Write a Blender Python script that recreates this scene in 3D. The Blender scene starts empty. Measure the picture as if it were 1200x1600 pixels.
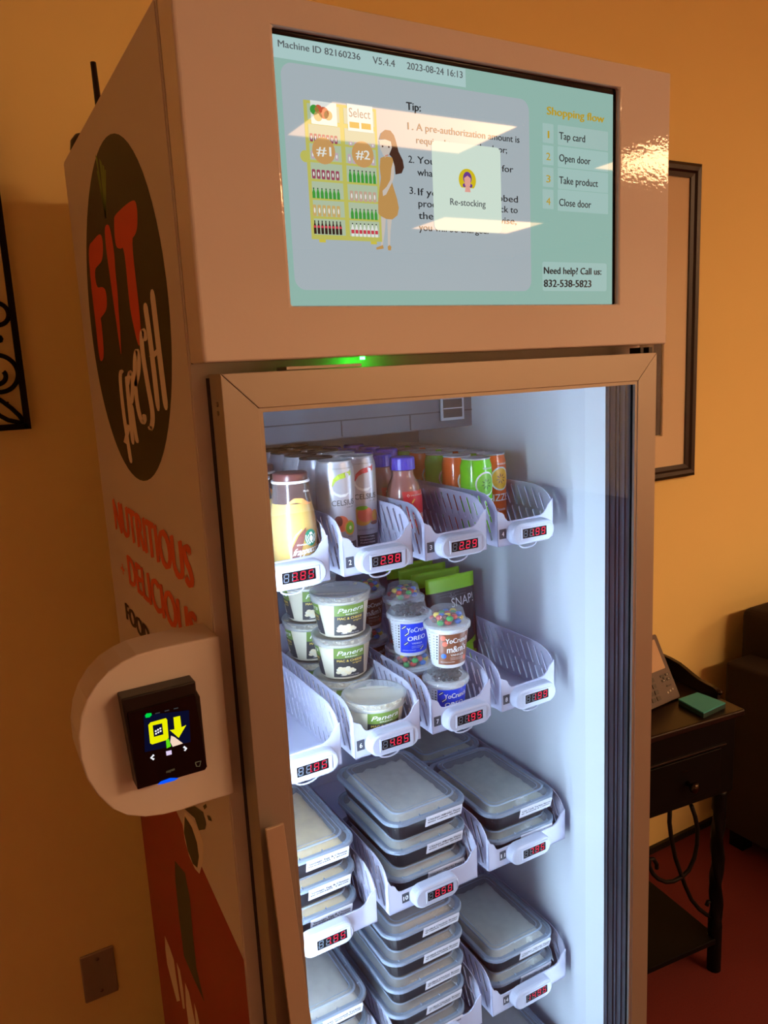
import bpy, bmesh, math, random
from mathutils import Vector, Matrix
random.seed(7)
PI = math.pi
SC = bpy.context.scene
COL = SC.collection

# ------------------------------------------------------------------ camera, world, lights, exposure
cam_data = bpy.data.cameras.new('camera')
cam = bpy.data.objects.new('camera', cam_data)
COL.objects.link(cam)
cam_data.sensor_fit = 'HORIZONTAL'
cam_data.sensor_width = 36.0
cam_data.lens = 36.0 * 1205.89 / 1200.0
cam_data.clip_start = 0.02
_r = Vector((0.86783695, -0.49439904, -0.04928099))
_u = Vector((0.13299728, 0.13559085, 0.98179776))
_f = Vector((0.47871782, 0.85859461, -0.18342448))
cam.matrix_world = Matrix(((_r.x, _u.x, -_f.x, -0.23585848), (_r.y, _u.y, -_f.y, -0.78170577),
                           (_r.z, _u.z, -_f.z, 1.64316929), (0, 0, 0, 1)))
SC.camera = cam

world = bpy.data.worlds.new('room_air')
SC.world = world
world.use_nodes = True
world.node_tree.nodes['Background'].inputs[0].default_value = (1.0, 0.55, 0.3, 1)
world.node_tree.nodes['Background'].inputs[1].default_value = 0.0

SC.view_settings.view_transform = 'Standard'
SC.view_settings.look = 'None'
SC.view_settings.gamma = 1.0
SC.view_settings.use_curve_mapping = False
SC.view_settings.exposure = 0.0
SC.cycles.transparent_max_bounces = 24
SC.cycles.max_bounces = 10
SC.cycles.diffuse_bounces = 5
SC.cycles.glossy_bounces = 4
SC.cycles.sample_clamp_indirect = 6.0

TROFFER_STRENGTH = 45.0
TROFFER_COLOR = (1.0, 0.55, 0.265)
LED_STRENGTH = 144.0
LED_COLOR = (0.74, 0.87, 1.0)
LED_DOTS = (1.0, 0.02, 0.05)

# ------------------------------------------------------------------ materials
def lin(c):
    out = []
    for v in c[:3]:
        v = v / 255.0
        out.append(v / 12.92 if v <= 0.04045 else ((v + 0.055) / 1.055) ** 2.4)
    return out

MATS = {}
def P(name, col, rough=0.5, metal=0.0, spec=0.5, coat=0.0, bump=0.0, bscale=200.0, noise=0.0, nscale=20.0, linear=False):
    m = bpy.data.materials.new(name)
    m.use_nodes = True
    nt = m.node_tree
    b = nt.nodes['Principled BSDF']
    c = list(col) if linear else lin(col)
    b.inputs['Base Color'].default_value = (*c, 1)
    b.inputs['Roughness'].default_value = rough
    b.inputs['Metallic'].default_value = metal
    b.inputs['Specular IOR Level'].default_value = spec
    b.inputs['Coat Weight'].default_value = coat
    b.inputs['Coat Roughness'].default_value = 0.04
    if bump or noise:
        tc = nt.nodes.new('ShaderNodeTexCoord')
    if noise:
        n = nt.nodes.new('ShaderNodeTexNoise'); n.inputs['Scale'].default_value = nscale
        n.inputs['Detail'].default_value = 5
        nt.links.new(tc.outputs['Object'], n.inputs['Vector'])
        mx = nt.nodes.new('ShaderNodeMix'); mx.data_type = 'RGBA'
        mx.inputs['A'].default_value = (*[v * (1 - noise) for v in c], 1)
        mx.inputs['B'].default_value = (*[min(1, v * (1 + noise)) for v in c], 1)
        nt.links.new(n.outputs['Fac'], mx.inputs['Factor'])
        nt.links.new(mx.outputs['Result'], b.inputs['Base Color'])
    if bump:
        n2 = nt.nodes.new('ShaderNodeTexNoise'); n2.inputs['Scale'].default_value = bscale
        nt.links.new(tc.outputs['Object'], n2.inputs['Vector'])
        bp = nt.nodes.new('ShaderNodeBump'); bp.inputs['Strength'].default_value = bump
        bp.inputs['Distance'].default_value = 0.002
        nt.links.new(n2.outputs['Fac'], bp.inputs['Height'])
        nt.links.new(bp.outputs['Normal'], b.inputs['Normal'])
        if coat:
            nt.links.new(bp.outputs['Normal'], b.inputs['Coat Normal'])
    MATS[name] = m
    return m

def EM(name, col, strength=1.0, linear=False, gloss=0.0):
    m = bpy.data.materials.new(name)
    m.use_nodes = True
    nt = m.node_tree
    nt.nodes.remove(nt.nodes['Principled BSDF'])
    e = nt.nodes.new('ShaderNodeEmission')
    e.inputs[0].default_value = (*(col if linear else lin(col)), 1)
    e.inputs[1].default_value = strength
    if gloss:                                      # the glossy front of a display: its picture shines, the room mirrors faintly in it
        g = nt.nodes.new('ShaderNodeBsdfGlossy'); g.inputs['Roughness'].default_value = 0.02
        f = nt.nodes.new('ShaderNodeFresnel'); f.inputs[0].default_value = gloss
        mx = nt.nodes.new('ShaderNodeMixShader')
        nt.links.new(f.outputs[0], mx.inputs[0]); nt.links.new(e.outputs[0], mx.inputs[1]); nt.links.new(g.outputs[0], mx.inputs[2])
        e = mx
    nt.links.new(e.outputs[0], nt.nodes['Material Output'].inputs[0])
    MATS[name] = m
    return m

def GLASS(name, ior=1.45, tint=(1, 1, 1), rough=0.0):
    """thin clear sheet: mirror-like at grazing angles, straight through otherwise"""
    m = bpy.data.materials.new(name)
    m.use_nodes = True
    nt = m.node_tree
    nt.nodes.remove(nt.nodes['Principled BSDF'])
    t = nt.nodes.new('ShaderNodeBsdfTransparent'); t.inputs[0].default_value = (*tint, 1)
    g = nt.nodes.new('ShaderNodeBsdfGlossy'); g.inputs['Roughness'].default_value = rough
    f = nt.nodes.new('ShaderNodeFresnel')
    ge = nt.nodes.new('ShaderNodeNewGeometry')          # same reflectance on either face of the thin sheet
    mr = nt.nodes.new('ShaderNodeMapRange'); mr.inputs['To Min'].default_value = ior; mr.inputs['To Max'].default_value = 1.0 / ior
    nt.links.new(ge.outputs['Backfacing'], mr.inputs['Value']); nt.links.new(mr.outputs['Result'], f.inputs[0])
    mx = nt.nodes.new('ShaderNodeMixShader')
    nt.links.new(f.outputs[0], mx.inputs[0]); nt.links.new(t.outputs[0], mx.inputs[1]); nt.links.new(g.outputs[0], mx.inputs[2])
    nt.links.new(mx.outputs[0], nt.nodes['Material Output'].inputs[0])
    MATS[name] = m
    return m

def FROST(name, col, body=0.3, rough=0.25, edge=0.35):
    """translucent plastic: partly see-through, partly milky"""
    m = bpy.data.materials.new(name)
    m.use_nodes = True
    nt = m.node_tree
    b = nt.nodes['Principled BSDF']
    b.inputs['Base Color'].default_value = (*lin(col), 1)
    b.inputs['Roughness'].default_value = rough
    t = nt.nodes.new('ShaderNodeBsdfTransparent')
    lw = nt.nodes.new('ShaderNodeLayerWeight'); lw.inputs['Blend'].default_value = 0.35
    mp = nt.nodes.new('ShaderNodeMapRange')
    mp.inputs['To Min'].default_value = body; mp.inputs['To Max'].default_value = min(1, body + edge)
    nt.links.new(lw.outputs['Facing'], mp.inputs['Value'])
    mx = nt.nodes.new('ShaderNodeMixShader')
    nt.links.new(mp.outputs['Result'], mx.inputs[0]); nt.links.new(t.outputs[0], mx.inputs[1]); nt.links.new(b.outputs[0], mx.inputs[2])
    nt.links.new(mx.outputs[0], nt.nodes['Material Output'].inputs[0])
    MATS[name] = m
    return m

P('wall_paint', (250, 228, 150), 0.75, bump=0.08, bscale=120, noise=0.03, nscale=3)
P('ceiling_tile', (240, 236, 228), 0.9, noise=0.05, nscale=60)
P('far_wall', (246, 240, 226), 0.8)
P('carpet', (104, 32, 28), 0.95, bump=0.6, bscale=500, noise=0.25, nscale=260)
P('baseboard_black', (22, 20, 19), 0.55)
P('enamel', (218, 211, 207), 0.55, coat=0.8, bump=0.055, bscale=170, spec=0.3)
P('enamel_plain', (212, 206, 200), 0.45)
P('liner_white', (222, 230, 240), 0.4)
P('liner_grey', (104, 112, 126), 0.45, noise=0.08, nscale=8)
P('liner_trim', (232, 240, 248), 0.3)
P('rail_grey', (70, 72, 78), 0.45, metal=0.5)
P('aluminium', (170, 164, 154), 0.45, metal=0.6, bump=0.02, bscale=60)
P('handle_metal', (196, 182, 164), 0.45, metal=0.5)
P('aluminium_dark', (150, 138, 124), 0.5, metal=0.5)
P('gasket', (30, 32, 38), 0.3, spec=0.7)
P('gasket_light', (62, 68, 78), 0.3, metal=0.3)
P('rubber', (18, 17, 17), 0.6)
P('black_plastic', (14, 13, 14), 0.35)
P('black_gloss', (5, 5, 8), 0.08)
P('screw', (150, 140, 125), 0.3, metal=0.9)
P('basket_white', (188, 190, 214), 0.42)
P('pod_white', (178, 182, 202), 0.35)
P('pod_window', (10, 10, 12), 0.6, spec=0.08)
P('tag_grey', (62, 64, 74), 0.5)
P('tag_white', (240, 240, 245), 0.5)
P('seg_off', (92, 98, 108), 0.6, spec=0.1)
EM('seg_on', (1.0, 0.035, 0.085), 1.15, linear=True)
P('disc_green', (34, 40, 14), 0.5)
P('logo_red', (214, 62, 36), 0.5)
P('logo_orange', (226, 92, 52), 0.5)
P('logo_cream', (232, 222, 205), 0.5)
P('logo_black', (30, 30, 36), 0.5)
P('logo_leaf', (110, 150, 44), 0.5)
P('graphic_red', (152, 16, 18), 0.4)
P('bowl_green', (52, 66, 44), 0.5)
P('steel', (168, 156, 136), 0.4, metal=0.35)
P('iron', (12, 8, 7), 0.6, spec=0.2)
P('frame_wood', (34, 20, 16), 0.35)
P('mat_board', (226, 208, 172), 0.8)
P('art_print', (40, 26, 22), 0.6)
P('table_wood', (26, 16, 14), 0.3, spec=0.4, noise=0.15, nscale=30)
P('table_dark', (9, 8, 10), 0.45, spec=0.15)
P('knob_metal', (60, 50, 40), 0.25, metal=0.9)
P('sofa', (36, 25, 19), 0.9, bump=0.5, bscale=300, noise=0.3, nscale=120)
P('phone_grey', (92, 80, 74), 0.5)
P('phone_key', (60, 54, 50), 0.4)
P('phone_icon', (190, 185, 175), 0.5)
P('phone_screen', (196, 170, 140), 0.15)
P('teal_paper', (66, 172, 182), 0.7)
P('teal_side', (24, 60, 58), 0.7)
# products
P('alu_lid', (205, 206, 210), 0.3, metal=0.45)
P('alu_shade', (46, 44, 44), 0.35, metal=0.6)  # lid colour darkened to carry the shade on the rear slim cans
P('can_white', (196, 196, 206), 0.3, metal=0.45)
P('can_shadow', (160, 160, 172), 0.32, metal=0.3)  # darker copy of can_white, shade put into the colour for rear cans
P('ink_dark', (60, 58, 64), 0.5)
P('ink_grey', (130, 128, 136), 0.5)
P('ink_white', (238, 238, 238), 0.5)
P('ink_pink', (222, 120, 110), 0.5)
P('ink_red', (190, 60, 66), 0.5)
P('ink_lime', (170, 190, 50), 0.5)
P('kiwi', (118, 176, 40), 0.5)
P('kiwi_core', (226, 232, 190), 0.5)
P('peach', (216, 110, 84), 0.5)
P('mango', (206, 150, 64), 0.5)
P('leaf_green', (84, 120, 52), 0.5)
P('coffee', (206, 168, 88), 0.25, coat=0.4)
P('coffee_neck', (66, 40, 38), 0.2, coat=0.6)
P('coffee_swirl', (240, 160, 80), 0.3)
P('coffee_cap', (88, 46, 44), 0.3)
P('label_brown', (124, 72, 62), 0.4)
P('emblem_green', (28, 130, 96), 0.4)
P('cap_blue', (66, 60, 190), 0.35)
P('milk_pink', (158, 96, 90), 0.25, coat=0.5)
P('label_red', (214, 52, 60), 0.4)
P('can_green', (112, 208, 32), 0.22, coat=0.6)
P('can_orange', (232, 96, 32), 0.22, coat=0.6)
P('slice_green', (120, 190, 60), 0.4)
P('slice_orange', (240, 176, 40), 0.4)
P('seed_dark', (52, 104, 34), 0.4)
P('mac_cream', (232, 224, 200), 0.4)
P('mac_label_green', (112, 142, 62), 0.45)
P('mac_label_dark', (58, 60, 62), 0.45)
P('mac_pasta', (236, 222, 186), 0.5)
P('ink_yellow', (238, 204, 96), 0.5)
P('cup_white', (236, 238, 244), 0.35)
P('label_blue', (22, 62, 214), 0.35)
P('label_cocoa', (128, 78, 52), 0.35)
P('label_pale', (214, 218, 228), 0.45)
P('cookie', (52, 46, 48), 0.7)
P('candy_red', (200, 60, 50), 0.3); P('candy_green', (40, 160, 70), 0.3); P('candy_blue', (40, 110, 210), 0.3); P('candy_yellow', (240, 205, 40), 0.3); P('candy_brown', (100, 50, 34), 0.3)
P('pouch_black', (40, 36, 40), 0.38)
P('pouch_green', (142, 196, 30), 0.4)
P('box_black', (26, 22, 24), 0.35)
P('sticker', (206, 206, 218), 0.6)
P('food_rice', (196, 190, 174), 0.8, noise=0.2, nscale=60)
P('food_egg', (218, 188, 120), 0.8, noise=0.25, nscale=70)
P('food_dark', (120, 104, 84), 0.8, noise=0.35, nscale=70)
P('food_green', (150, 148, 126), 0.8, noise=0.35, nscale=70)
FROST('lid_plastic', (180, 188, 200), 0.22, 0.16)
FROST('lid_rim', (158, 172, 194), 0.50, 0.25)
FROST('cup_lid', (206, 212, 218), 0.26, 0.2)
FROST('dome_clear', (200, 206, 214), 0.10, 0.06)
FROST('bottle_clear', (214, 218, 222), 0.03, 0.05, 0.16)
GLASS('door_glass', 1.42, (0.90, 0.955, 1.0))
GLASS('screen_glass', 1.3)
# light-giving
EM('troffer_lens', TROFFER_COLOR, TROFFER_STRENGTH, linear=True)
EM('led_strip', LED_COLOR, LED_STRENGTH, linear=True)
EM('led_green', (0.01, 1.0, 0.03), 90.0, linear=True)
for nm, c, s in [('s_bg', (142, 179, 168), 1), ('s_head', (168, 198, 196), 1), ('s_panel', (164, 176, 182), 1), ('s_popup', (204, 222, 208), 1),
                 ('s_box', (158, 190, 184), 1), ('s_dark', (40, 44, 46), 1), ('s_grey', (86, 92, 94), 1), ('s_gold', (182, 154, 40), 1),
                 ('s_yellow', (186, 184, 92), 1), ('s_cell', (172, 188, 160), 1), ('s_badge', (196, 150, 92), 1), ('s_white', (222, 226, 220), 1),
                 ('s_hair', (70, 44, 34), 1), ('s_skin', (196, 186, 176), 1), ('s_dress', (186, 142, 82), 1), ('s_pink', (150, 72, 92), 1),
                 ('s_green', (64, 150, 58), 1), ('s_tan', (196, 166, 104), 1), ('s_tan2', (190, 160, 140), 1), ('s_cola', (52, 34, 28), 1), ('s_cola2', (196, 60, 76), 1), ('s_pale', (188, 166, 176), 1),
                 ('s_purple', (104, 60, 140), 1), ('s_face', (222, 160, 146), 1), ('s_avatar', (206, 184, 30), 1), ('s_apple', (196, 92, 60), 1), ('s_foot', (200, 186, 70), 1),
                 ('r_yellow', (226, 226, 0), 1.1), ('r_green', (0, 210, 70), 1), ('r_lime', (96, 220, 20), 1), ('r_hand', (244, 214, 190), 1), ('r_white', (240, 240, 245), 1),
                 ('r_lilac', (226, 206, 240), 1), ('r_blue', (10, 84, 250), 1.1), ('r_navy', (10, 12, 40), 1), ('r_dim', (86, 72, 50), 1), ('r_dash', (60, 60, 62), 1)]:
    EM(nm, c, s, gloss=1.26 if nm.startswith('s_') else 0.0)

# ------------------------------------------------------------------ mesh building
class MB:
    def __init__(s):
        s.v = []; s.f = []; s.m = []; s.sm = []
    def add(s, verts, faces, mi=0, smooth=False):
        o = len(s.v)
        s.v += [tuple(v) for v in verts]
        for f in faces:
            s.f.append([i + o for i in f]); s.m.append(mi); s.sm.append(smooth)
        return s
    def box(s, x0, x1, y0, y1, z0, z1, mi=0):
        v = [(x0, y0, z0), (x1, y0, z0), (x1, y1, z0), (x0, y1, z0), (x0, y0, z1), (x1, y0, z1), (x1, y1, z1), (x0, y1, z1)]
        return s.add(v, [(0, 3, 2, 1), (4, 5, 6, 7), (0, 1, 5, 4), (1, 2, 6, 5), (2, 3, 7, 6), (3, 0, 4, 7)], mi)
    def loft(s, loops, mi=0, smooth=False, cap0=True, cap1=True):
        n = len(loops[0]); v = [p for L in loops for p in L]; f = []
        for k in range(len(loops) - 1):
            for i in range(n):
                j = (i + 1) % n
                f.append((k * n + i, k * n + j, (k + 1) * n + j, (k + 1) * n + i))
        s.add(v, f, mi, smooth)
        if cap0: s.add(loops[0], [tuple(reversed(range(n)))], mi)
        if cap1: s.add(loops[-1], [tuple(range(n))], mi)
        return s
    def lathe(s, prof, n=32, mi=0, smooth=True, c=(0, 0, 0), cap0=True, cap1=True):
        loops = [[(c[0] + r * math.cos(2 * PI * i / n), c[1] + r * math.sin(2 * PI * i / n), c[2] + z) for i in range(n)] for r, z in prof]
        return s.loft(loops, mi, smooth, cap0, cap1)
    def tube(s, path, r, n=8, mi=0, closed=False):
        pts = [Vector(p) for p in path]; loops = []; up = None
        for i, p in enumerate(pts):
            a = pts[i - 1] if i > 0 else (pts[-1] if closed else p); b = pts[i + 1] if i < len(pts) - 1 else (pts[0] if closed else p)
            t = (b - a).normalized()
            if up is None:
                up = Vector((0, 0, 1)) if abs(t.z) < 0.9 else Vector((1, 0, 0))
            sd = t.cross(up).normalized(); up = sd.cross(t).normalized()
            rr_ = r[i] if isinstance(r, (list, tuple)) else r
            loops.append([p + rr_ * (math.cos(2 * PI * k / n) * sd + math.sin(2 * PI * k / n) * up) for k in range(n)])
        if closed:
            loops.append(loops[0])
        return s.loft(loops, mi, True, not closed, not closed)
    def prism(s, poly, a, b, fn, mi=0, smooth=False):
        """2D outline poly, extruded between depth a and b; fn(u, v, d) -> xyz (caps are triangulated n-gons)"""
        L0 = [fn(p[0], p[1], a) for p in poly]; L1 = [fn(p[0], p[1], b) for p in poly]
        return s.loft([L0, L1], mi, smooth)
    def flat(s, poly, fn, mi=0):
        return s.add([fn(p[0], p[1]) for p in poly], [tuple(range(len(poly)))], mi)
    def stroke(s, pts, w, fn, mi=0):
        """flat ribbon along 2D pts; w a number or a list"""
        P2 = [Vector((p[0], p[1])) for p in pts]; Lf = []; Rt = []
        for i, p in enumerate(P2):
            t = (P2[min(i + 1, len(P2) - 1)] - P2[max(i - 1, 0)])
            if t.length == 0: t = Vector((1, 0))
            t.normalize(); nrm = Vector((-t.y, t.x)); ww = (w[i] if isinstance(w, (list, tuple)) else w) / 2
            Lf.append(p + nrm * ww); Rt.append(p - nrm * ww)
        v = [fn(q.x, q.y) for q in Lf] + [fn(q.x, q.y) for q in Rt]; n = len(P2)
        return s.add(v, [(i, i + 1, n + i + 1, n + i) for i in range(n - 1)], mi)
    def mesh(s, name, mats):
        me = bpy.data.meshes.new(name)
        me.from_pydata(s.v, [], s.f)
        for m in mats: me.materials.append(MATS[m])
        me.polygons.foreach_set('material_index', s.m)
        me.polygons.foreach_set('use_smooth', s.sm)
        bm = bmesh.new(); bm.from_mesh(me)
        bmesh.ops.remove_doubles(bm, verts=bm.verts, dist=1e-6)
        big = [f for f in bm.faces if len(f.verts) > 4]
        bmesh.ops.recalc_face_normals(bm, faces=bm.faces)
        if big: bmesh.ops.triangulate(bm, faces=[f for f in bm.faces if len(f.verts) > 4])
        bm.to_mesh(me); bm.free()
        me.update()
        return me

def base_of(p):
    v = Vector((0, 0, 0))
    while p is not None:
        v += p.location; p = p.parent
    return v

def obj(name, mb, mats, parent=None, world=False, bevel=0, label=None, seg=2, smooth_angle=None):
    if isinstance(mats, str): mats = [mats]
    me = mb if isinstance(mb, bpy.types.Mesh) else mb.mesh(name, mats)
    o = bpy.data.objects.new(name, me); COL.objects.link(o)
    if parent is not None:
        o.parent = parent
        if world:
            o.location = -base_of(parent)
    if bevel:
        b = o.modifiers.new('bevel', 'BEVEL'); b.width = bevel; b.segments = seg; b.limit_method = 'ANGLE'; b.angle_limit = math.radians(40)
    if label: o['label'] = label
    return o

def tag(o, label, cat, group=None, kind=None):
    o['label'] = label; o['category'] = cat
    if group: o['group'] = group
    if kind: o['kind'] = kind
    return o

def thing(name, label, cat, loc=(0, 0, 0), rz=0.0, group=None):
    o = bpy.data.objects.new(name, None); COL.objects.link(o)
    o.empty_display_size = 0.02
    o.location = loc; o.rotation_euler = (0, 0, rz)
    return tag(o, label, cat, group)

def struct(name, mb, mats):
    o = obj(name, mb, mats); o['kind'] = 'structure'
    return o

def dup(root, loc, rz=0.0, label=None, group=None):
    r = root.copy(); COL.objects.link(r); r.location = loc; r.rotation_euler = (0, 0, rz)
    if label: r['label'] = label
    if group: r['group'] = group
    for ch in list(root.children):
        c = ch.copy(); COL.objects.link(c); c.parent = r
        for g in list(ch.children):
            d = g.copy(); COL.objects.link(d); d.parent = c
    return r

class Stock:
    """first placement moves the prototype itself, later ones copy it"""
    def __init__(s, make): s.make = make; s.proto = None; s.used = False
    def put(s, loc, rz, label, group=None):
        if s.proto is None: s.proto = s.make()
        if not s.used:
            s.used = True; o = s.proto; o.location = loc; o.rotation_euler = (0, 0, rz)
            o['label'] = label
            if group: o['group'] = group
            return o
        return dup(s.proto, loc, rz, label, group)

# text: flat outlines of the built-in font, fitted to a box
_TX = {}
def flat_text(s):
    key = s
    if key in _TX: return _TX[key]
    c = bpy.data.curves.new('t', 'FONT'); c.body = s; c.size = 1.0; c.resolution_u = 3; c.fill_mode = 'FRONT'
    o = bpy.data.objects.new('t', c); COL.objects.link(o)
    bpy.context.view_layer.update()
    me = bpy.data.meshes.new_from_object(o.evaluated_get(bpy.context.evaluated_depsgraph_get()))
    v = [(p.co.x, p.co.y) for p in me.vertices]; f = [tuple(p.vertices) for p in me.polygons]
    bpy.data.objects.remove(o); bpy.data.curves.remove(c); bpy.data.meshes.remove(me)
    x0 = min(p[0] for p in v); x1 = max(p[0] for p in v)
    cap = 0.73
    v = [((x - x0) / (x1 - x0), y / cap) for x, y in v]
    _TX[key] = (v, f)
    return _TX[key]

def chaikin(L, n=2, closed=True):
    for _ in range(n):
        M = [] if closed else [L[0]]
        for i in range(len(L) if closed else len(L) - 1):
            a, b = L[i], L[(i + 1) % len(L)]
            M += [tuple(0.75 * p + 0.25 * q for p, q in zip(a, b)), tuple(0.25 * p + 0.75 * q for p, q in zip(a, b))]
        L = M if closed else M + [L[-1]]
    return L
def stroke_scaled(mb, pts, w, fn, k, mi=0):
    """ribbon whose width is even after the first axis is squeezed by k"""
    mb.stroke([(p[0] * k, p[1]) for p in pts], w, lambda u, v: fn(u / k, v), mi)
def text(mb, s, fn, bold=0.0, mi=0, slant=0.0):
    """fn(u, v): u in 0..1 along the word, v in cap heights above the baseline"""
    v, f = flat_text(s)
    mb.add([fn(u + slant * w, w) for u, w in v], f, mi)
    if bold > 0:                                   # heavier weight: the word overprinted a little to each side
        d = bold * 0.9 / max(1.0, 0.62 * len(s))
        for k, lift in ((-1, 0.00009), (1, 0.00018)):
            V = []
            for u, w in v:
                uu, ww = u + slant * w + k * d, w + k * bold * 0.35
                q = Vector(fn(uu, ww)); n = (Vector(fn(uu + 0.01, ww)) - q).cross(Vector(fn(uu, ww + 0.05)) - q).normalized()
                V.append(tuple(q + n * lift))
            mb.add(V, f, mi)
    return mb

def curve_fill(outer, holes, thick):
    """flat plate with holes; returns verts (u, v, d) and faces"""
    c = bpy.data.curves.new('t', 'CURVE'); c.dimensions = '2D'; c.fill_mode = 'BOTH'; c.extrude = thick / 2
    for L in [outer] + holes:
        sp = c.splines.new('POLY'); sp.points.add(len(L) - 1); sp.use_cyclic_u = True
        for p, q in zip(sp.points, L): p.co = (q[0], q[1], 0, 1)
    o = bpy.data.objects.new('t', c); COL.objects.link(o)
    bpy.context.view_layer.update()
    me = bpy.data.meshes.new_from_object(o.evaluated_get(bpy.context.evaluated_depsgraph_get()))
    v = [tuple(p.co) for p in me.vertices]; f = [tuple(p.vertices) for p in me.polygons]
    bpy.data.objects.remove(o); bpy.data.curves.remove(c); bpy.data.meshes.remove(me)
    return v, f

def rrect(x0, x1, y0, y1, r, n=5):
    pts = []
    for cx, cy, a0 in ((x1 - r, y1 - r, 0), (x0 + r, y1 - r, PI / 2), (x0 + r, y0 + r, PI), (x1 - r, y0 + r, 1.5 * PI)):
        for i in range(n + 1):
            a = a0 + PI / 2 * i / n
            pts.append((cx + r * math.cos(a), cy + r * math.sin(a)))
    return pts
def circ(cx, cy, rx, ry=None, n=24, a0=0, a1=2 * PI):
    ry = rx if ry is None else ry
    k = n if abs(a1 - a0) > 6.28 else n + 1
    return [(cx + rx * math.cos(a0 + (a1 - a0) * i / n), cy + ry * math.sin(a0 + (a1 - a0) * i / n)) for i in range(k)]

class Wrap:
    """maps (arc length, height) onto a round body of radius rf(z), centred on azimuth a (degrees)"""
    def __init__(s, rf, a, eps=0.0004): s.rf = rf; s.a = math.radians(a); s.eps = eps
    def __call__(s, u, z, lift=0.0):
        r = (s.rf(z) if callable(s.rf) else s.rf) + s.eps + lift
        r0 = s.rf(z) if callable(s.rf) else s.rf
        t = s.a + u / r0
        return (r * math.cos(t), r * math.sin(t), z)
    def patch(s, mb, u0, u1, z0, z1, mi=0, n=10, m=2, lift=0.0):
        v = [s(u0 + (u1 - u0) * i / n, z0 + (z1 - z0) * j / m, lift) for j in range(m + 1) for i in range(n + 1)]
        f = [(j * (n + 1) + i, j * (n + 1) + i + 1, (j + 1) * (n + 1) + i + 1, (j + 1) * (n + 1) + i) for j in range(m) for i in range(n)]
        mb.add(v, f, mi, True); return s
    def disc(s, mb, cu, cz, ru, rz, mi=0, lift=0.0, n=24, rings=3):
        """round spot following the curved wall"""
        v = [s(cu, cz, lift)]; f = []
        for k in range(1, rings + 1):
            v += [s(cu + ru * k / rings * math.cos(2 * PI * i / n), cz + rz * k / rings * math.sin(2 * PI * i / n), lift) for i in range(n)]
        for i in range(n): f.append((0, 1 + i, 1 + (i + 1) % n))
        for k in range(1, rings):
            a = 1 + (k - 1) * n; b = 1 + k * n
            for i in range(n): f.append((a + i, b + i, b + (i + 1) % n, a + (i + 1) % n))
        mb.add(v, f, mi, True); return s
    def word(s, mb, t, cu, z0, w, cap, mi=0, bold=0.0, lift=0.0, slant=0.0, rise=0.0):
        text(mb, t, lambda p, q: s(cu + (p - 0.5) * w, z0 + q * cap + rise * (p - 0.5), lift), bold, mi, slant); return s
    def ribbon(s, mb, pts, w, mi=0, lift=0.0):
        mb.stroke(pts, w, lambda a, b: s(a, b, lift), mi); return s

# measured layout tables (world coordinates, metres)
SCR_TEXT = [['Machine ID 82160236',0.1077,1.9678,0.2021,0.0068,'grey',0],['V5.4.4',0.2174,1.9667,0.2451,0.0074,'grey',0],['2023-08-24 16:13',0.2607,1.9668,0.3357,0.0075,'grey',0],['Tip:',0.2577,1.9247,0.2765,0.0085,'dark',1],['1.',0.2583,1.9043,0.2659,0.0078,'dark',0],['A pre-authorization amount is',0.2699,1.9043,0.418,0.0079,'dark',0],['required to open the door;',0.2692,1.8908,0.3984,0.0075,'dark',0],['2.',0.2576,1.8693,0.265,0.0078,'dark',0],['You will be charged for',0.2695,1.8694,0.4075,0.0079,'dark',0],['what you have taken;',0.2689,1.8563,0.3761,0.0079,'dark',0],['3.',0.2574,1.8359,0.2651,0.0079,'dark',0],['If you find the grabbed',0.2687,1.8351,0.414,0.0081,'dark',0],['products wrong,go back to',0.2687,1.8226,0.4134,0.008,'dark',0],['the cabinet; otherwise,',0.2684,1.8094,0.4114,0.0081,'dark',0],['you will be charged.',0.2683,1.7965,0.3676,0.0081,'dark',0],['Re-stocking',0.3127,1.827,0.364,0.0078,'grey',0],['Shopping flow',0.4624,1.9415,0.559,0.0096,'gold',1],['Tap card',0.4821,1.9146,0.5257,0.009,'dark',0],['1',0.4609,1.9141,0.4676,0.0089,'gold',0],['Open door',0.4819,1.8885,0.5351,0.0091,'dark',0],['2',0.4605,1.8884,0.4673,0.009,'gold',0],['Take product',0.4816,1.8619,0.5481,0.0092,'dark',0],['3',0.4601,1.862,0.467,0.009,'gold',0],['Close door',0.4813,1.8351,0.5362,0.0093,'dark',0],['4',0.4598,1.8352,0.4666,0.0091,'gold',0],['Need help? Call us:',0.4548,1.7513,0.5546,0.0088,'dark',1],['832-538-5823',0.4546,1.735,0.5362,0.0095,'dark',1]]
SCR_BOX = {'panel': [0.1086,0.4339,1.7296,1.9546],'head': [0.1047,0.3402,1.9575,1.9845],'popup': [0.2893,0.3883,1.7978,1.8958],'help': [0.4524,0.5648,1.73,1.7661],'n0': [0.4553,0.4729,1.9083,1.931],'t0': [0.4799,0.5665,1.9077,1.9313],'n1': [0.4548,0.4727,1.8826,1.9055],'t1': [0.4797,0.5666,1.8817,1.9061],'n2': [0.4545,0.4723,1.8566,1.8797],'t2': [0.4795,0.5668,1.8555,1.8806],'n3': [0.4541,0.472,1.8304,1.8537],'t3': [0.4791,0.567,1.829,1.8548]}
AVATAR = [0.3383,1.8561]
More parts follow.
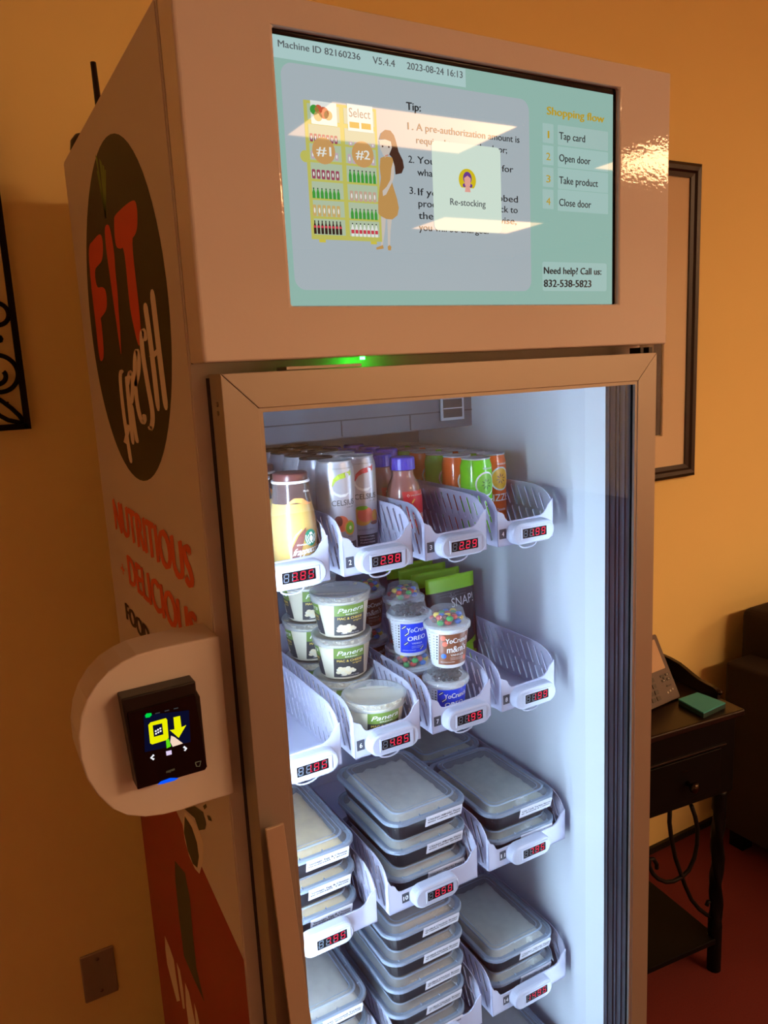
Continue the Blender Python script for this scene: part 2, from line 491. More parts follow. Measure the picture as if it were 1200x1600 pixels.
CARTOON = {'frame': [0.1317,0.2185,1.7824,1.9209],'hair': [[0.2203,1.8902],[0.2231,1.8968],[0.2286,1.9008],[0.2352,1.9007],[0.2397,1.8962],[0.242,1.89],[0.2448,1.8794],[0.2498,1.871],[0.251,1.8634],[0.2477,1.8571],[0.2394,1.8551],[0.2388,1.8636],[0.2363,1.8721],[0.2325,1.8756],[0.2363,1.883],[0.2353,1.8894],[0.228,1.8909]],'face': [[0.2203,1.8891],[0.228,1.8909],[0.2353,1.8894],[0.2363,1.883],[0.2333,1.8778],[0.2297,1.8738],[0.2269,1.8714],[0.2245,1.8749],[0.2209,1.8816]],'dress': [[0.2209,1.8709],[0.2271,1.8735],[0.237,1.8727],[0.2373,1.8657],[0.2332,1.8512],[0.2354,1.8436],[0.2401,1.8296],[0.242,1.8196],[0.2398,1.8117],[0.2328,1.8069],[0.2246,1.8071],[0.2174,1.8101],[0.2149,1.8127],[0.2154,1.8248],[0.2177,1.8381],[0.2204,1.8503],[0.2194,1.861]],'legs': [[[0.2187,1.809],[0.2247,1.8077],[0.2226,1.7942],[0.219,1.7784],[0.2165,1.7784],[0.2185,1.7929]],[[0.2266,1.8066],[0.2325,1.8071],[0.23,1.7945],[0.2285,1.7787],[0.2258,1.7787],[0.2263,1.7932]]],'arm': [[0.2368,1.8678],[0.2384,1.8658],[0.2372,1.8514],[0.2335,1.8446],[0.2261,1.8331],[0.222,1.8312],[0.2216,1.8367],[0.2272,1.8414],[0.2324,1.8489],[0.2344,1.8611]],'shoes': [[[0.2101,1.7759],[0.219,1.779],[0.2199,1.7751],[0.2106,1.7737]],[[0.225,1.7775],[0.2278,1.7793],[0.23,1.7771],[0.2289,1.7733],[0.2255,1.7736]]],'c1': [0.1519,1.8725],'c2': [0.1989,1.8728],'knob': [0.1294,1.8655],'apple': [0.1496,1.9092],'sel': [[0.1846,1.9088],[0.2108,1.9094]]}
SHELFROWS = [[0.1361,0.1697,1.8806,0.0082,7,'pink'],[0.1359,0.1697,1.8439,0.0094,6,'pink'],[0.135,0.169,1.8242,0.0105,7,'green'],[0.1343,0.1684,1.8061,0.0116,6,'tan'],[0.1342,0.1691,1.7879,0.0138,8,'cola'],[0.1361,0.1698,1.8638,0.0078,6,'pale'],[0.1815,0.2156,1.8807,0.0042,5,'pale'],[0.1797,0.2145,1.8623,0.0095,6,'pale'],[0.1798,0.2147,1.8433,0.0128,7,'green'],[0.1798,0.2142,1.8238,0.0108,6,'tan2'],[0.1798,0.2145,1.8053,0.0109,7,'green'],[0.1793,0.2141,1.7869,0.0141,7,'cola2']]
SIDE = {'F': [[0.5577,1.8553],[0.5072,1.8563],[0.4548,1.8578],[0.4352,1.8504],[0.4392,1.8316],[0.4548,1.8197],[0.4811,1.8175],[0.5258,1.8161],[0.5238,1.7872],[0.477,1.785],[0.4499,1.7763],[0.4558,1.7537],[0.4763,1.7468],[0.5221,1.7414],[0.5153,1.7385],[0.5224,1.6865],[0.547,1.6754],[0.5719,1.6788],[0.5667,1.7424],[0.57,1.7923]],'T': [[0.3447,1.8575],[0.3326,1.8617],[0.2227,1.8597],[0.2057,1.8495],[0.2139,1.8258],[0.232,1.8184],[0.2555,1.8175],[0.2489,1.7182],[0.2628,1.689],[0.2795,1.686],[0.298,1.722],[0.3048,1.7453],[0.2992,1.8157],[0.325,1.8158],[0.3543,1.8241]],'I': [[0.4147,1.858],[0.3904,1.8604],[0.3733,1.8522],[0.3637,1.815],[0.3712,1.7947],[0.3695,1.773],[0.3794,1.7303],[0.3812,1.7144],[0.3934,1.6743],[0.3986,1.6958],[0.4026,1.7299],[0.4063,1.7465],[0.4112,1.7888],[0.4177,1.8284]],'greens': [[[0.3942,1.8664],[0.4014,1.8718],[0.4206,1.9583],[0.4098,1.9504]],[[0.3942,1.8664],[0.3987,1.8713],[0.3963,1.9472],[0.3833,1.9389]],[[0.3942,1.8664],[0.3987,1.8713],[0.3808,1.9357],[0.3692,1.9304]],[[0.3942,1.8664],[0.3974,1.871],[0.3687,1.9265],[0.3605,1.9233]],[[0.3942,1.8664],[0.4014,1.8718],[0.4231,1.9377],[0.4128,1.934]]],'fresh': [[[0.4062,1.5219],[0.4141,1.5559],[0.4221,1.6004],[0.4198,1.6446],[0.4078,1.6584],[0.3927,1.6546]],[[0.4344,1.5502],[0.3907,1.5792]],[[0.3775,1.5515],[0.3769,1.5928],[0.3736,1.6385],[0.3704,1.6497]],[[0.3723,1.6356],[0.3482,1.6563],[0.3335,1.6519],[0.3353,1.6355],[0.3585,1.6103]],[[0.3585,1.6103],[0.3545,1.5764],[0.3466,1.5554]],[[0.3201,1.6354],[0.2928,1.6512],[0.2804,1.6718],[0.2871,1.685],[0.3066,1.6727],[0.3213,1.6381],[0.3199,1.6026],[0.3006,1.5841],[0.2836,1.5901],[0.2858,1.598]],[[0.2337,1.6912],[0.2374,1.707],[0.2537,1.7011],[0.2564,1.6735],[0.246,1.6351],[0.2354,1.6071],[0.2379,1.5916],[0.2548,1.5779],[0.2616,1.5829]],[[0.2162,1.7362],[0.2099,1.7033],[0.2061,1.6716],[0.2031,1.604]],[[0.1747,1.7479],[0.1713,1.6984],[0.1685,1.6584],[0.1638,1.6061]],[[0.2144,1.6695],[0.1704,1.6773]]],'nut': [[0.5971,1.442],[0.5911,1.3881],[0.1411,1.4503],[0.1299,1.3935]],'del': [[0.5251,1.3561],[0.5105,1.3023],[0.1403,1.3629],[0.1314,1.3238]],'plus': [0.5785,1.3209],'food': [[0.5908,1.2571],[0.5821,1.2255],[0.4132,1.2645],[0.4097,1.2425]],'bowl': [[0.295,1.0059],[0.2484,1.0171],[0.2157,1.0187],[0.2006,1.0051],[0.2125,0.973],[0.2428,0.9341],[0.2677,0.9275],[0.2968,0.9308],[0.3156,0.9476],[0.3204,0.9724]],'bowlin': [[0.2979,0.9978],[0.2593,1.0],[0.2377,0.9875],[0.2343,0.9669],[0.2515,0.9388],[0.2774,0.9302],[0.3021,0.9381],[0.3152,0.9615]],'leaf': [[[0.2929,1.012],[0.2272,1.0503],[0.1844,1.0629],[0.1745,1.05],[0.1828,1.038],[0.218,1.0174],[0.2347,1.0275]],[[0.181,1.0737],[0.1633,1.0862],[0.1598,1.083],[0.1742,1.0718]],[[0.1641,1.0689],[0.1516,1.0745],[0.1409,1.0722],[0.1582,1.0646]]],'swoosh': [[0.408,0.8593],[0.3403,0.8773],[0.3241,0.841],[0.3304,0.7718],[0.3307,0.7126],[0.2987,0.6738],[0.3642,0.6706],[0.4193,0.6712],[0.4243,0.7462],[0.4213,0.8136]],'white': [[[0.5791,0.6005],[0.5414,0.6008],[0.515,0.5939],[0.5112,0.5626],[0.5006,0.5192],[0.5315,0.4927],[0.5609,0.5122],[0.588,0.5322],[0.59,0.562]],[[0.4921,0.6064],[0.4686,0.6069],[0.4595,0.5764],[0.4617,0.5329],[0.4804,0.518],[0.4876,0.5549]],[[0.4356,0.607],[0.4105,0.6059],[0.3953,0.5778],[0.3862,0.5611],[0.4451,0.5128],[0.4485,0.5518]],[[0.378,0.6114],[0.3626,0.604],[0.3539,0.5876],[0.3813,0.5651]]],'redline': [[0.044,0.9265],[0.209,0.9528]]}
READER = {'outer': [[-0.1154,1.3194],[-0.0369,1.3197],[-0.037,1.3094],[-0.0336,1.3006],[-0.0336,1.2188],[-0.0368,1.2152],[-0.0662,1.216],[-0.0893,1.2155],[-0.1096,1.215]],'face': [[-0.1111,1.304],[-0.0396,1.3061],[-0.034,1.219],[-0.0368,1.2157],[-0.1099,1.2163]],'green': [[-0.0939,1.2964],[-0.092,1.2983],[-0.0872,1.2974],[-0.087,1.295],[-0.0894,1.2932],[-0.0933,1.2936]],'yel': [[-0.0916,1.2851],[-0.0891,1.2873],[-0.0729,1.2876],[-0.0717,1.2854],[-0.0722,1.2649],[-0.0744,1.263],[-0.0899,1.2624],[-0.0919,1.2643]],'hole': [[-0.0873,1.2834],[-0.0774,1.2831],[-0.0773,1.2703],[-0.0873,1.2703]],'arrow': [[-0.065,1.2864],[-0.0579,1.2862],[-0.0576,1.273],[-0.0523,1.274],[-0.0617,1.2618],[-0.0702,1.2732],[-0.0652,1.2727]],'hand': [[-0.0695,1.2665],[-0.0661,1.264],[-0.0578,1.2541],[-0.069,1.2535],[-0.0711,1.2596]],'gstrip': [[-0.0753,1.2633],[-0.0721,1.2638],[-0.0707,1.2545],[-0.0754,1.2534]],'ham': [[-0.0765,1.2503],[-0.0707,1.25],[-0.0707,1.2451],[-0.0764,1.2453]],'blue': [[-0.0893,1.2155],[-0.0854,1.2182],[-0.0752,1.2189],[-0.0662,1.216],[-0.071,1.2145],[-0.083,1.2146]],'brand': [[-0.0784,1.2285],[-0.0692,1.2279],[-0.069,1.225],[-0.0782,1.2256]],'nav': [[-0.0952,1.2968],[-0.0478,1.2896],[-0.0494,1.2531],[-0.0982,1.2559]],'card': [[-0.0433,1.2724],[-0.0405,1.2721],[-0.0399,1.2684],[-0.0423,1.2681]],'shield': [[-0.0466,1.228],[-0.0404,1.2279],[-0.0424,1.2221],[-0.0457,1.2232]],'lt': [[[-0.0893,1.2503],[-0.0925,1.2478],[-0.0897,1.245]]],'gt': [[[-0.0574,1.25],[-0.0547,1.2469],[-0.057,1.2452]]],'dash': [[[-0.0833,1.2956],[-0.0784,1.2955]],[[-0.0734,1.2956],[-0.0686,1.2956]],[[-0.0637,1.2956],[-0.0588,1.2955]]]}
TERM = [[-0.0062,1.3569],[-0.0064,1.1626],[-0.0215,1.1633],[-0.0422,1.1637],[-0.0625,1.1631],[-0.0821,1.1645],[-0.1011,1.1685],[-0.1192,1.1766],[-0.1343,1.1903],[-0.1467,1.21],[-0.155,1.2311],[-0.1591,1.2566],[-0.1585,1.2803],[-0.154,1.3007],[-0.146,1.3181],[-0.1347,1.3327],[-0.121,1.344],[-0.1059,1.3511],[-0.0909,1.3551],[-0.0702,1.3567],[-0.0434,1.357]]
SCROLL = [[[-0.2142,0.5352],[-0.215,0.4824],[-0.2076,0.4354],[-0.1933,0.3767],[-0.1772,0.3348],[-0.1585,0.2859],[-0.1351,0.2366],[-0.1072,0.1983],[-0.0768,0.1682],[-0.056,0.1587],[-0.0472,0.1691],[-0.0504,0.1914],[-0.0623,0.2053],[-0.076,0.2082],[-0.0802,0.1982]],[[-0.1436,0.5093],[-0.1296,0.4746],[-0.1196,0.4353],[-0.1202,0.3898],[-0.1279,0.3554],[-0.1466,0.3246],[-0.1702,0.314],[-0.1981,0.3105],[-0.2238,0.3175],[-0.2494,0.3353],[-0.2665,0.3555],[-0.2794,0.3832],[-0.2776,0.4005],[-0.2652,0.3964],[-0.2545,0.3785],[-0.2542,0.3658]]]

# ------------------------------------------------------------------ the room
RX0, RX1, RY0, RY1, RZ = -2.6, 6.6, -7.6, 0.85, 3.0
struct('floor', MB().box(RX0, RX1, RY0, RY1, -0.05, 0.0), 'carpet')
struct('ceiling', MB().box(RX0, RX1, RY0, RY1, RZ, RZ + 0.05), 'ceiling_tile')
struct('wall_back', MB().box(RX0, RX1, RY1, RY1 + 0.1, -0.05, RZ), 'wall_paint')
struct('wall_left', MB().box(RX0 - 0.1, RX0, RY0, RY1, -0.05, RZ), 'far_wall')
struct('wall_right', MB().box(RX1, RX1 + 0.1, RY0, RY1, -0.05, RZ), 'far_wall')
struct('wall_front', MB().box(RX0, RX1, RY0 - 0.1, RY0, -0.05, RZ), 'far_wall')
struct('baseboard_back', MB().box(RX0, RX1, RY1 - 0.012, RY1, 0.0, 0.022), 'baseboard_black')

def troffer(cx, cy, label):
    t = thing('ceiling_light', label, 'ceiling light', (cx, cy, RZ), 0, 'recessed ceiling lights')
    fr = MB()
    for x0, x1, y0, y1 in ((-.63, .63, .3, .33), (-.63, .63, -.33, -.3), (-.63, -.6, -.3, .3), (.6, .63, -.3, .3)):
        fr.box(x0, x1, y0, y1, -0.012, 0.0)
    obj('frame', fr, 'ceiling_tile', t)
    obj('lens', MB().box(-.6, .6, -.3, .3, -0.008, -0.001), 'troffer_lens', t)
for cx, cy, lb in ((2.3, -3.3, 'bright ceiling light panel mirrored in the middle of the top screen'),
                   (4.7, -3.3, 'bright ceiling light panel mirrored on the white border right of the screen'),
                   (4.65, -5.75, 'bright ceiling light panel mirrored low in the screen behind the pop-up')):
    troffer(cx, cy, lb)

# ------------------------------------------------------------------ the fridge vending machine
W, D0, DB, ZT, ZB = 0.677, 0.05, 0.70, 2.014, 1.657
IX0, IX1, IY1, IZ0, IZ1 = 0.037, 0.640, 0.62, 0.14, 1.620
VM = thing('vending_fridge', 'tall white smart vending fridge with a lit glass door and a touch screen on top', 'vending machine', (W / 2, 0.37, 0.0))
b = MB()
b.box(0, IX0, D0, DB, 0.02, ZT); b.box(IX1, W, D0, DB, 0.02, ZT); b.box(IX0, IX1, IY1, DB, 0.02, ZT)
b.box(IX0, IX1, D0, IY1, IZ1, ZT); b.box(IX0, IX1, D0, IY1, 0.02, IZ0)
obj('cabinet_body', b, 'enamel_plain', VM, True)
for x in (0.05, W - 0.05):
    for y in (0.12, 0.62): obj('foot', MB().lathe([(0.022, 0), (0.022, 0.02)], 16, c=(x, y, 0)), 'black_plastic', VM, True)
b = MB()
t = 0.0012
b.box(IX1 - t, IX1, 0.066, IY1, IZ0, IZ1, 0); b.box(IX0, IX0 + t, 0.066, IY1, IZ0, IZ1, 0)
b.box(IX0, IX1, 0.066, IY1, IZ0, IZ0 + t, 0)
obj('inner_liner', b, ['liner_white'], VM, True)
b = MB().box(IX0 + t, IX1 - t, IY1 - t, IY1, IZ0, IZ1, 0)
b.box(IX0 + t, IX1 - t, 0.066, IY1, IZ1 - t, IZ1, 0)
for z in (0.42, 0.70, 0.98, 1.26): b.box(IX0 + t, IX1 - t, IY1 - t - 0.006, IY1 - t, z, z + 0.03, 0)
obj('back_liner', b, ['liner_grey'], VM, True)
EY, EZ = 0.425, 1.527
b = MB().box(IX0 + t, IX1 - t, EY, IY1 - 0.008, EZ, IZ1 - 0.002, 0)
for z in (1.556, 1.588): b.box(IX0 + t, IX1 - t, EY - 0.0012, EY + 0.001, z, z + 0.0025, 1)
for x in (0.20, 0.36, 0.50): b.box(x, x + 0.002, EY - 0.0012, EY + 0.001, EZ + 0.002, 1.556, 1)
obj('evaporator_cover', b, ['liner_grey', 'rail_grey'], VM, True)
b = MB().box(0.566, 0.618, EY - 0.005, EY - 0.0015, 1.541, 1.585, 0); b.box(0.571, 0.613, EY - 0.0058, EY - 0.0048, 1.546, 1.580, 1)
b.box(0.571, 0.613, EY - 0.0068, EY - 0.0055, 1.562, 1.564, 0)
obj('air_vent', b, ['liner_white', 'rail_grey'], VM, True)
# white edge trim where the liner meets the door opening, and the light strips behind the door frame
b = MB().box(IX1 - 0.004, IX1 - 0.0013, 0.066, 0.122, IZ0, IZ1 - 0.002)
obj('edge_trim', b, 'liner_trim', VM, True, bevel=0.001)
b = MB().box(IX0 + 0.0013, IX0 + 0.004, 0.066, 0.122, IZ0, IZ1 - 0.002)
obj('edge_trim', b, 'liner_trim', VM, True, bevel=0.001)
for nm, x0, x1 in (('light_strip', IX0 + 0.0045, IX0 + 0.0125), ('light_strip', IX1 - 0.004, IX1 - 0.0013)):
    if x0 < 0.3: obj(nm, MB().box(x0, x1, 0.060, 0.071, 0.17, 1.59), 'led_strip', VM, True)
obj('light_strip', MB().box(0.6360, 0.6385, 0.0592, 0.0612, 0.17, 1.59), 'led_strip', VM, True)
ROWZ = [1.3585, 1.082, 0.805, 0.523, 0.245]
for z in ROWZ:
    for y in (0.22, 0.50):
        obj('shelf_rail', MB().tube([(IX0 + t, y, z - 0.0052), (IX1 - t, y, z - 0.0052)], 0.005, 10), 'rail_grey', VM, True)

# header box with the screen recess
SX0, SX1, SZ0, SZ1 = 0.1007, 0.5807, 1.7126, 1.9846
h = MB()
def rect(x0, x1, z0, z1, y): return [(x0, y, z0), (x1, y, z0), (x1, y, z1), (x0, y, z1)]
h.loft([rect(SX0, SX1, SZ0, SZ1, 0.012), rect(SX0, SX1, SZ0, SZ1, 0.0), rect(0, W, ZB, ZT, 0.0), rect(0, W, ZB, ZT, D0 - 0.0012)], 0, False, False, True)
HD = obj('header_housing', h, 'enamel', VM, True, bevel=0.003, seg=3)
obj('header_top_seam', MB().box(0.0015, W - 0.0015, D0 - 0.0012, D0, ZB, ZT - 0.0015), 'rubber', VM, True)

# lamp and latch in the gap above the door
obj('status_lamp', MB().lathe([(0.003, 0), (0.003, 0.003)], 12, c=(0.196, 0.026, 1.6538)), 'led_green', VM, True)
obj('latch_plate', MB().box(0.090, 0.182, 0.002, 0.03, 1.6458, 1.6496), 'aluminium', VM, True, bevel=0.0006)
b = MB()
for x, w_ in ((0.635, 0.006), (0.652, 0.007)): b.box(x, x + w_, 0.01, 0.03, 1.6456, 1.6535)
obj('hinge_bolt', b, 'black_plastic', VM, True)

# door
DX0, DX1, DZ0, DZ1 = 0.0161, 0.6572, 0.100, 1.6454
GX0, GX1, GZ0, GZ1 = 0.0595, 0.6157, 0.165, 1.603
DOOR = obj('door', MB().box(DX0 + 0.001, DX0 + 0.004, 0.002, 0.044, DZ0, DZ1), 'aluminium_dark', VM, True)
lip = 0.0045
O = [(DX0, DZ0), (DX1, DZ0), (DX1, DZ1), (DX0, DZ1)]
I = [(GX0 - lip, GZ0 - lip), (GX1 + lip, GZ0 - lip), (GX1 + lip, GZ1 + lip), (GX0 - lip, GZ1 + lip)]
I2 = [(GX0, GZ0), (GX1, GZ0), (GX1, GZ1), (GX0, GZ1)]
for k in range(4):
    j = (k + 1) % 4; g = 0.0003
    q = [O[k], O[j], I[j], I[k]]
    cx = sum(p[0] for p in q) / 4; cz = sum(p[1] for p in q) / 4
    dx = q[1][0] - q[0][0]; dz = q[1][1] - q[0][1]; L = math.hypot(dx, dz)
    q = [(q[0][0] + dx / L * g, q[0][1] + dz / L * g), (q[1][0] - dx / L * g, q[1][1] - dz / L * g), (q[2][0] - dx / L * g, q[2][1] - dz / L * g), (q[3][0] + dx / L * g, q[3][1] + dz / L * g)]
    obj('frame_rail', MB().prism(q, 0.0, 0.044, lambda u, v, d: (u, d, v)), 'aluminium', DOOR, True, bevel=0.0008)
b = MB()
for k in range(4):
    j = (k + 1) % 4
    b.prism([I[k], I[j], I2[j], I2[k]], 0.0012, 0.0055, lambda u, v, d: (u, d, v))
obj('glazing_bead', b, 'aluminium', DOOR, True)
obj('glass_pane', MB().box(GX0 - 0.003, GX1 + 0.003, 0.0065, 0.0075, GZ0 - 0.003, GZ1 + 0.003), 'door_glass', DOOR, True)
# grey ridged seal that lines the door behind the glass
b = MB()
for x0, x1 in ((GX0 - 0.019, GX0), (GX1, GX1 + 0.019)):
    s = 1 if x0 > 0.3 else -1; xe = GX1 if s > 0 else GX0
    b.box(min(xe + s * 0.001, xe + s * 0.019), max(xe + s * 0.001, xe + s * 0.019), 0.0085, 0.0585, GZ0 - 0.01, GZ1 + 0.008, 0)
    for y, w_, mi in ((0.0085, 0.006, 0), (0.0185, 0.004, 1), (0.030, 0.0022, 1), (0.037, 0.006, 0), (0.049, 0.004, 1)):
        b.box(min(xe - s * 0.0012, xe + s * 0.004), max(xe - s * 0.0012, xe + s * 0.004), y, y + w_, GZ0, GZ1, mi)
b.box(GX0 - 0.01, GX1 + 0.01, 0.0125, 0.0585, GZ1 + 0.001, GZ1 + 0.014, 0); b.box(GX0 - 0.01, GX1 + 0.01, 0.0125, 0.0585, GZ0 - 0.014, GZ0 - 0.001, 0)
obj('door_seal', b, ['gasket', 'gasket_light'], DOOR, True)
obj('edge_gasket', MB().box(DX0 - 0.0006, DX0 + 0.003, 0.039, 0.0495, DZ0, DZ1 - 0.004), 'rubber', DOOR, True)
# pull handle: slim slanted strip standing off the left frame
hp = [(0.0160, 1.1410), (0.0378, 1.1410), (0.0530, 0.86), (0.0560, 0.62), (0.0330, 0.62), (0.0268, 0.86)]
obj('pull_handle', MB().prism(hp, -0.022, -0.018, lambda u, v, d: (u, d, v)).prism([(0.0345, 1.128), (0.0375, 1.128), (0.0555, 0.625), (0.0525, 0.625)], -0.018, 0.0, lambda u, v, d: (u, d, v)), 'handle_metal', DOOR, True, bevel=0.0008)
b = MB()
for z in (1.6139, 1.6045):
    ring = [(0.0028, 0.0), (0.0026, 0.0012), (0.001, 0.0016)]
    L = [[(DX0 - d, 0.0180 + r * math.cos(2 * PI * i / 14), z + r * math.sin(2 * PI * i / 14)) for i in range(14)] for r, d in ring]
    b.loft(L, 0, True)
obj('frame_screw', b, 'screw', DOOR, True)
# antennas on the roof at the back
obj('antenna', MB().tube([(0.05, 0.612, 2.012), (0.05, 0.612, 2.05), (0.050, 0.621, 2.151)], [0.006, 0.0058, 0.0046], 12), 'black_plastic', VM, True)
obj('cable_gland', MB().lathe([(0.022, 0), (0.024, 0.012), (0.022, 0.026), (0.014, 0.036), (0.004, 0.039)], 20, c=(0.03, 0.662, ZT)), 'black_plastic', VM, True)

# ------------------------------------------------------------------ the screen
SC_ = obj('display_screen', MB().box(SX0, SX1, 0.0068, 0.0115, SZ0, SZ1), 'black_gloss', VM, True)
def sf(y): return lambda u, v: (u, y, v)
Y1, Y2, Y3, Y4, Y5 = 0.0064, 0.0062, 0.0060, 0.0058, 0.0056
def scr(name, mb, mats): return obj(name, mb, mats, SC_, True)
scr('screen_backdrop', MB().flat([(SX0 + 0.0005, SZ0 + 0.0005), (SX1 - 0.0055, SZ0 + 0.0005), (SX1 - 0.0055, SZ1 - 0.0075), (SX0 + 0.0005, SZ1 - 0.0055)], sf(Y1)), 's_bg')
def rbox(k, r, y):
    x0, x1, z0, z1 = SCR_BOX[k]
    return MB().flat(rrect(x0, x1, z0, z1, r, 6), sf(y))
hb = SCR_BOX['head']
scr('header_strip', MB().flat([(SX0 + 0.001, hb[2]), (hb[1], hb[2]), (hb[1], SZ1 - 0.0072), (SX0 + 0.001, SZ1 - 0.0060)], sf(Y2)), 's_head')
scr('tip_panel', rbox('panel', 0.013, Y2), 's_panel')
scr('help_box', rbox('help', 0.003, Y2), 's_box')
for k in range(4):
    scr('step_number_box', rbox('n%d' % k, 0.0012, Y2), 's_box'); scr('step_box', rbox('t%d' % k, 0.0012, Y2), 's_box')
scr('popup_card', rbox('popup', 0.006, Y4), 's_popup')
for s, x0, z0, x1, cap, colr, bold in SCR_TEXT:
    y = Y5 if s == 'Re-stocking' else Y3
    if s == '1': x0, x1 = x0 + 0.0022, x1 - 0.0018
    mb = MB(); text(mb, s, lambda u, v: (x0 + u * (x1 - x0), y, z0 + v * cap), 0.055 if bold else 0.022)
    scr('screen_text', mb, 's_' + colr)
ax, az = AVATAR
b = MB()
b.flat(circ(ax, az, 0.0125, n=30, a0=-0.25 * PI, a1=1.25 * PI), sf(Y5), 0)
b.flat(circ(ax, az + 0.002, 0.0062, 0.0072), sf(Y5 - 0.0001), 1); b.flat(circ(ax - 0.0048, az - 0.0062, 0.0022), sf(Y5 - 0.0001), 1); b.flat(circ(ax + 0.0048, az - 0.0062, 0.0022), sf(Y5 - 0.0001), 1)
b.flat([(ax - 0.0048, az + 0.002), (ax, az + 0.0048), (ax + 0.0048, az + 0.002), (ax + 0.004, az - 0.006), (ax, az - 0.0095), (ax - 0.004, az - 0.006)], sf(Y5 - 0.0002), 2)
b.flat([(ax - 0.003, az - 0.0075), (ax + 0.003, az - 0.0075), (ax + 0.0042, az - 0.0135), (ax - 0.0042, az - 0.0135)], sf(Y5 - 0.00015), 2)
scr('avatar_icon', b, ['s_avatar', 's_purple', 's_face'])
# drawn fridge and shopper
cx0, cx1, cz0, cz1 = CARTOON['frame']; cw, ch = cx1 - cx0, cz1 - cz0
b = MB(); b.flat([(cx0, cz0), (cx1, cz0), (cx1, cz1), (cx0, cz1)], sf(Y3), 0)
for fx in (0.10, 0.83): b.flat([(cx0 + fx * cw, cz0 - 0.003), (cx0 + (fx + .09) * cw, cz0 - 0.003), (cx0 + (fx + .09) * cw, cz0), (cx0 + fx * cw, cz0)], sf(Y3), 1)
kx, kz = CARTOON['knob']; b.flat(circ(kx + 0.001, kz, 0.006), sf(Y3), 0)
scr('drawn_fridge_frame', b, ['s_yellow', 's_foot'])
b = MB()
for u0, u1 in ((0.045, 0.475), (0.535, 0.965)):
    x0, x1 = cx0 + u0 * cw, cx0 + u1 * cw
    b.flat([(x0, cz0 + ch * 0.865), (x1, cz0 + ch * 0.865), (x1, cz1 - 0.003), (x0, cz1 - 0.003)], sf(Y4), 0)
    for k in range(6):
        za = cz0 + ch * (0.035 + 0.136 * k); b.flat([(x0, za), (x1, za), (x1, za + ch * 0.118), (x0, za + ch * 0.118)], sf(Y4), 0)
scr('drawn_fridge_shelves', b, ['s_cell'])
b = MB(); names = ['s_pink', 's_green', 's_tan', 's_tan2', 's_cola', 's_cola2', 's_pale', 's_white', 's_dark']
for x0, x1, z0, hh, n, c in SHELFROWS:
    mi = names.index('s_' + c); p = (x1 - x0) / n
    for i in range(n):
        xa = x0 + p * (i + 0.12); wd = p * 0.72; xm = xa + wd / 2
        if c in ('green', 'cola', 'cola2'):
            bot = [(xa, z0), (xa + wd, z0), (xa + wd, z0 + hh * .55), (xm + wd * .2, z0 + hh * .82), (xm + wd * .2, z0 + hh), (xm - wd * .2, z0 + hh), (xm - wd * .2, z0 + hh * .82), (xa, z0 + hh * .55)]
            b.flat(bot, sf(Y5), 7 if c == 'cola2' else mi)
            if c == 'cola': b.flat([(xa, z0 + hh * .45), (xa + wd, z0 + hh * .45), (xa + wd, z0 + hh * .62), (xa, z0 + hh * .62)], sf(Y5 - 0.0001), names.index('s_cola2'))
            if c == 'cola2': b.flat([(xa, z0 + hh * .22), (xa + wd, z0 + hh * .22), (xa + wd, z0 + hh * .5), (xa, z0 + hh * .5)], sf(Y5 - 0.0001), mi)
            b.flat([(xm - wd * .2, z0 + hh * .9), (xm + wd * .2, z0 + hh * .9), (xm + wd * .2, z0 + hh), (xm - wd * .2, z0 + hh)], sf(Y5 - 0.0001), 8)
        else:
            b.flat(rrect(xa, xa + wd, z0, z0 + hh, min(wd, hh) * .25, 3), sf(Y5), mi)
            b.flat(circ(xm, z0 + hh * .5, wd * .22, hh * .25, 10), sf(Y5 - 0.0001), 7)
scr('drawn_goods', b, names)
b = MB()
for k, s in (('c1', '#1'), ('c2', '#2')):
    x, z = CARTOON[k]; b.flat(circ(x, z, 0.0135), sf(Y5 - 0.0002), 0); text(b, s, lambda u, v: (x - 0.0085 + u * 0.017, Y5 - 0.0003, z - 0.0048 + v * 0.0096), 0.02, 1)
scr('drawn_badges', b, ['s_badge', 's_white'])
b = MB()
(xa, za), (xb, zb) = CARTOON['sel']
b.flat([(xa - 0.002, za - 0.013), (xb + 0.003, za - 0.013), (xb + 0.003, za + 0.014), (xa - 0.002, za + 0.014)], sf(Y5), 0)
text(b, 'Select', lambda u, v: (xa + u * (xb - xa), Y5 - 0.0001, za + 0.001 + v * 0.0095), 0.0, 1)
for q in (0.0, 0.55): b.flat([(xa + q * (xb - xa), za - 0.010), (xa + (q + .45) * (xb - xa), za - 0.010), (xa + (q + .45) * (xb - xa), za - 0.004), (xa + q * (xb - xa), za - 0.004)], sf(Y5 - 0.0001), 2)
x, z = CARTOON['apple']
b.flat([(cx0 + .09 * cw, z - 0.011), (cx0 + .44 * cw, z - 0.011), (cx0 + .44 * cw, z + 0.012), (cx0 + .09 * cw, z + 0.012)], sf(Y5), 0)
for dx, dz, r, mi in ((-.006, .003, .005, 3), (-.001, .004, .0045, 4), (.005, .001, .006, 4), (-.002, -.003, .005, 5), (.010, -.001, .005, 5)): b.flat(circ(x + dx, z + dz, r, n=14), sf(Y5 - 0.0001), mi)
scr('drawn_sign', b, ['s_white', 's_grey', 's_gold', 's_green', 's_apple', 's_tan'])
b = MB(); q = CARTOON
for L in q['legs']: b.flat(L, sf(Y3 + 0.0001), 1)
b.flat(q['dress'], sf(Y5 - 0.0001), 2); b.flat(q['arm'], sf(Y5 - 0.0002), 1); b.flat(q['face'], sf(Y5 - 0.0001), 1); b.flat(q['hair'], sf(Y5 - 0.0002), 0)
for L in q['shoes']: b.flat(L, sf(Y5), 2)
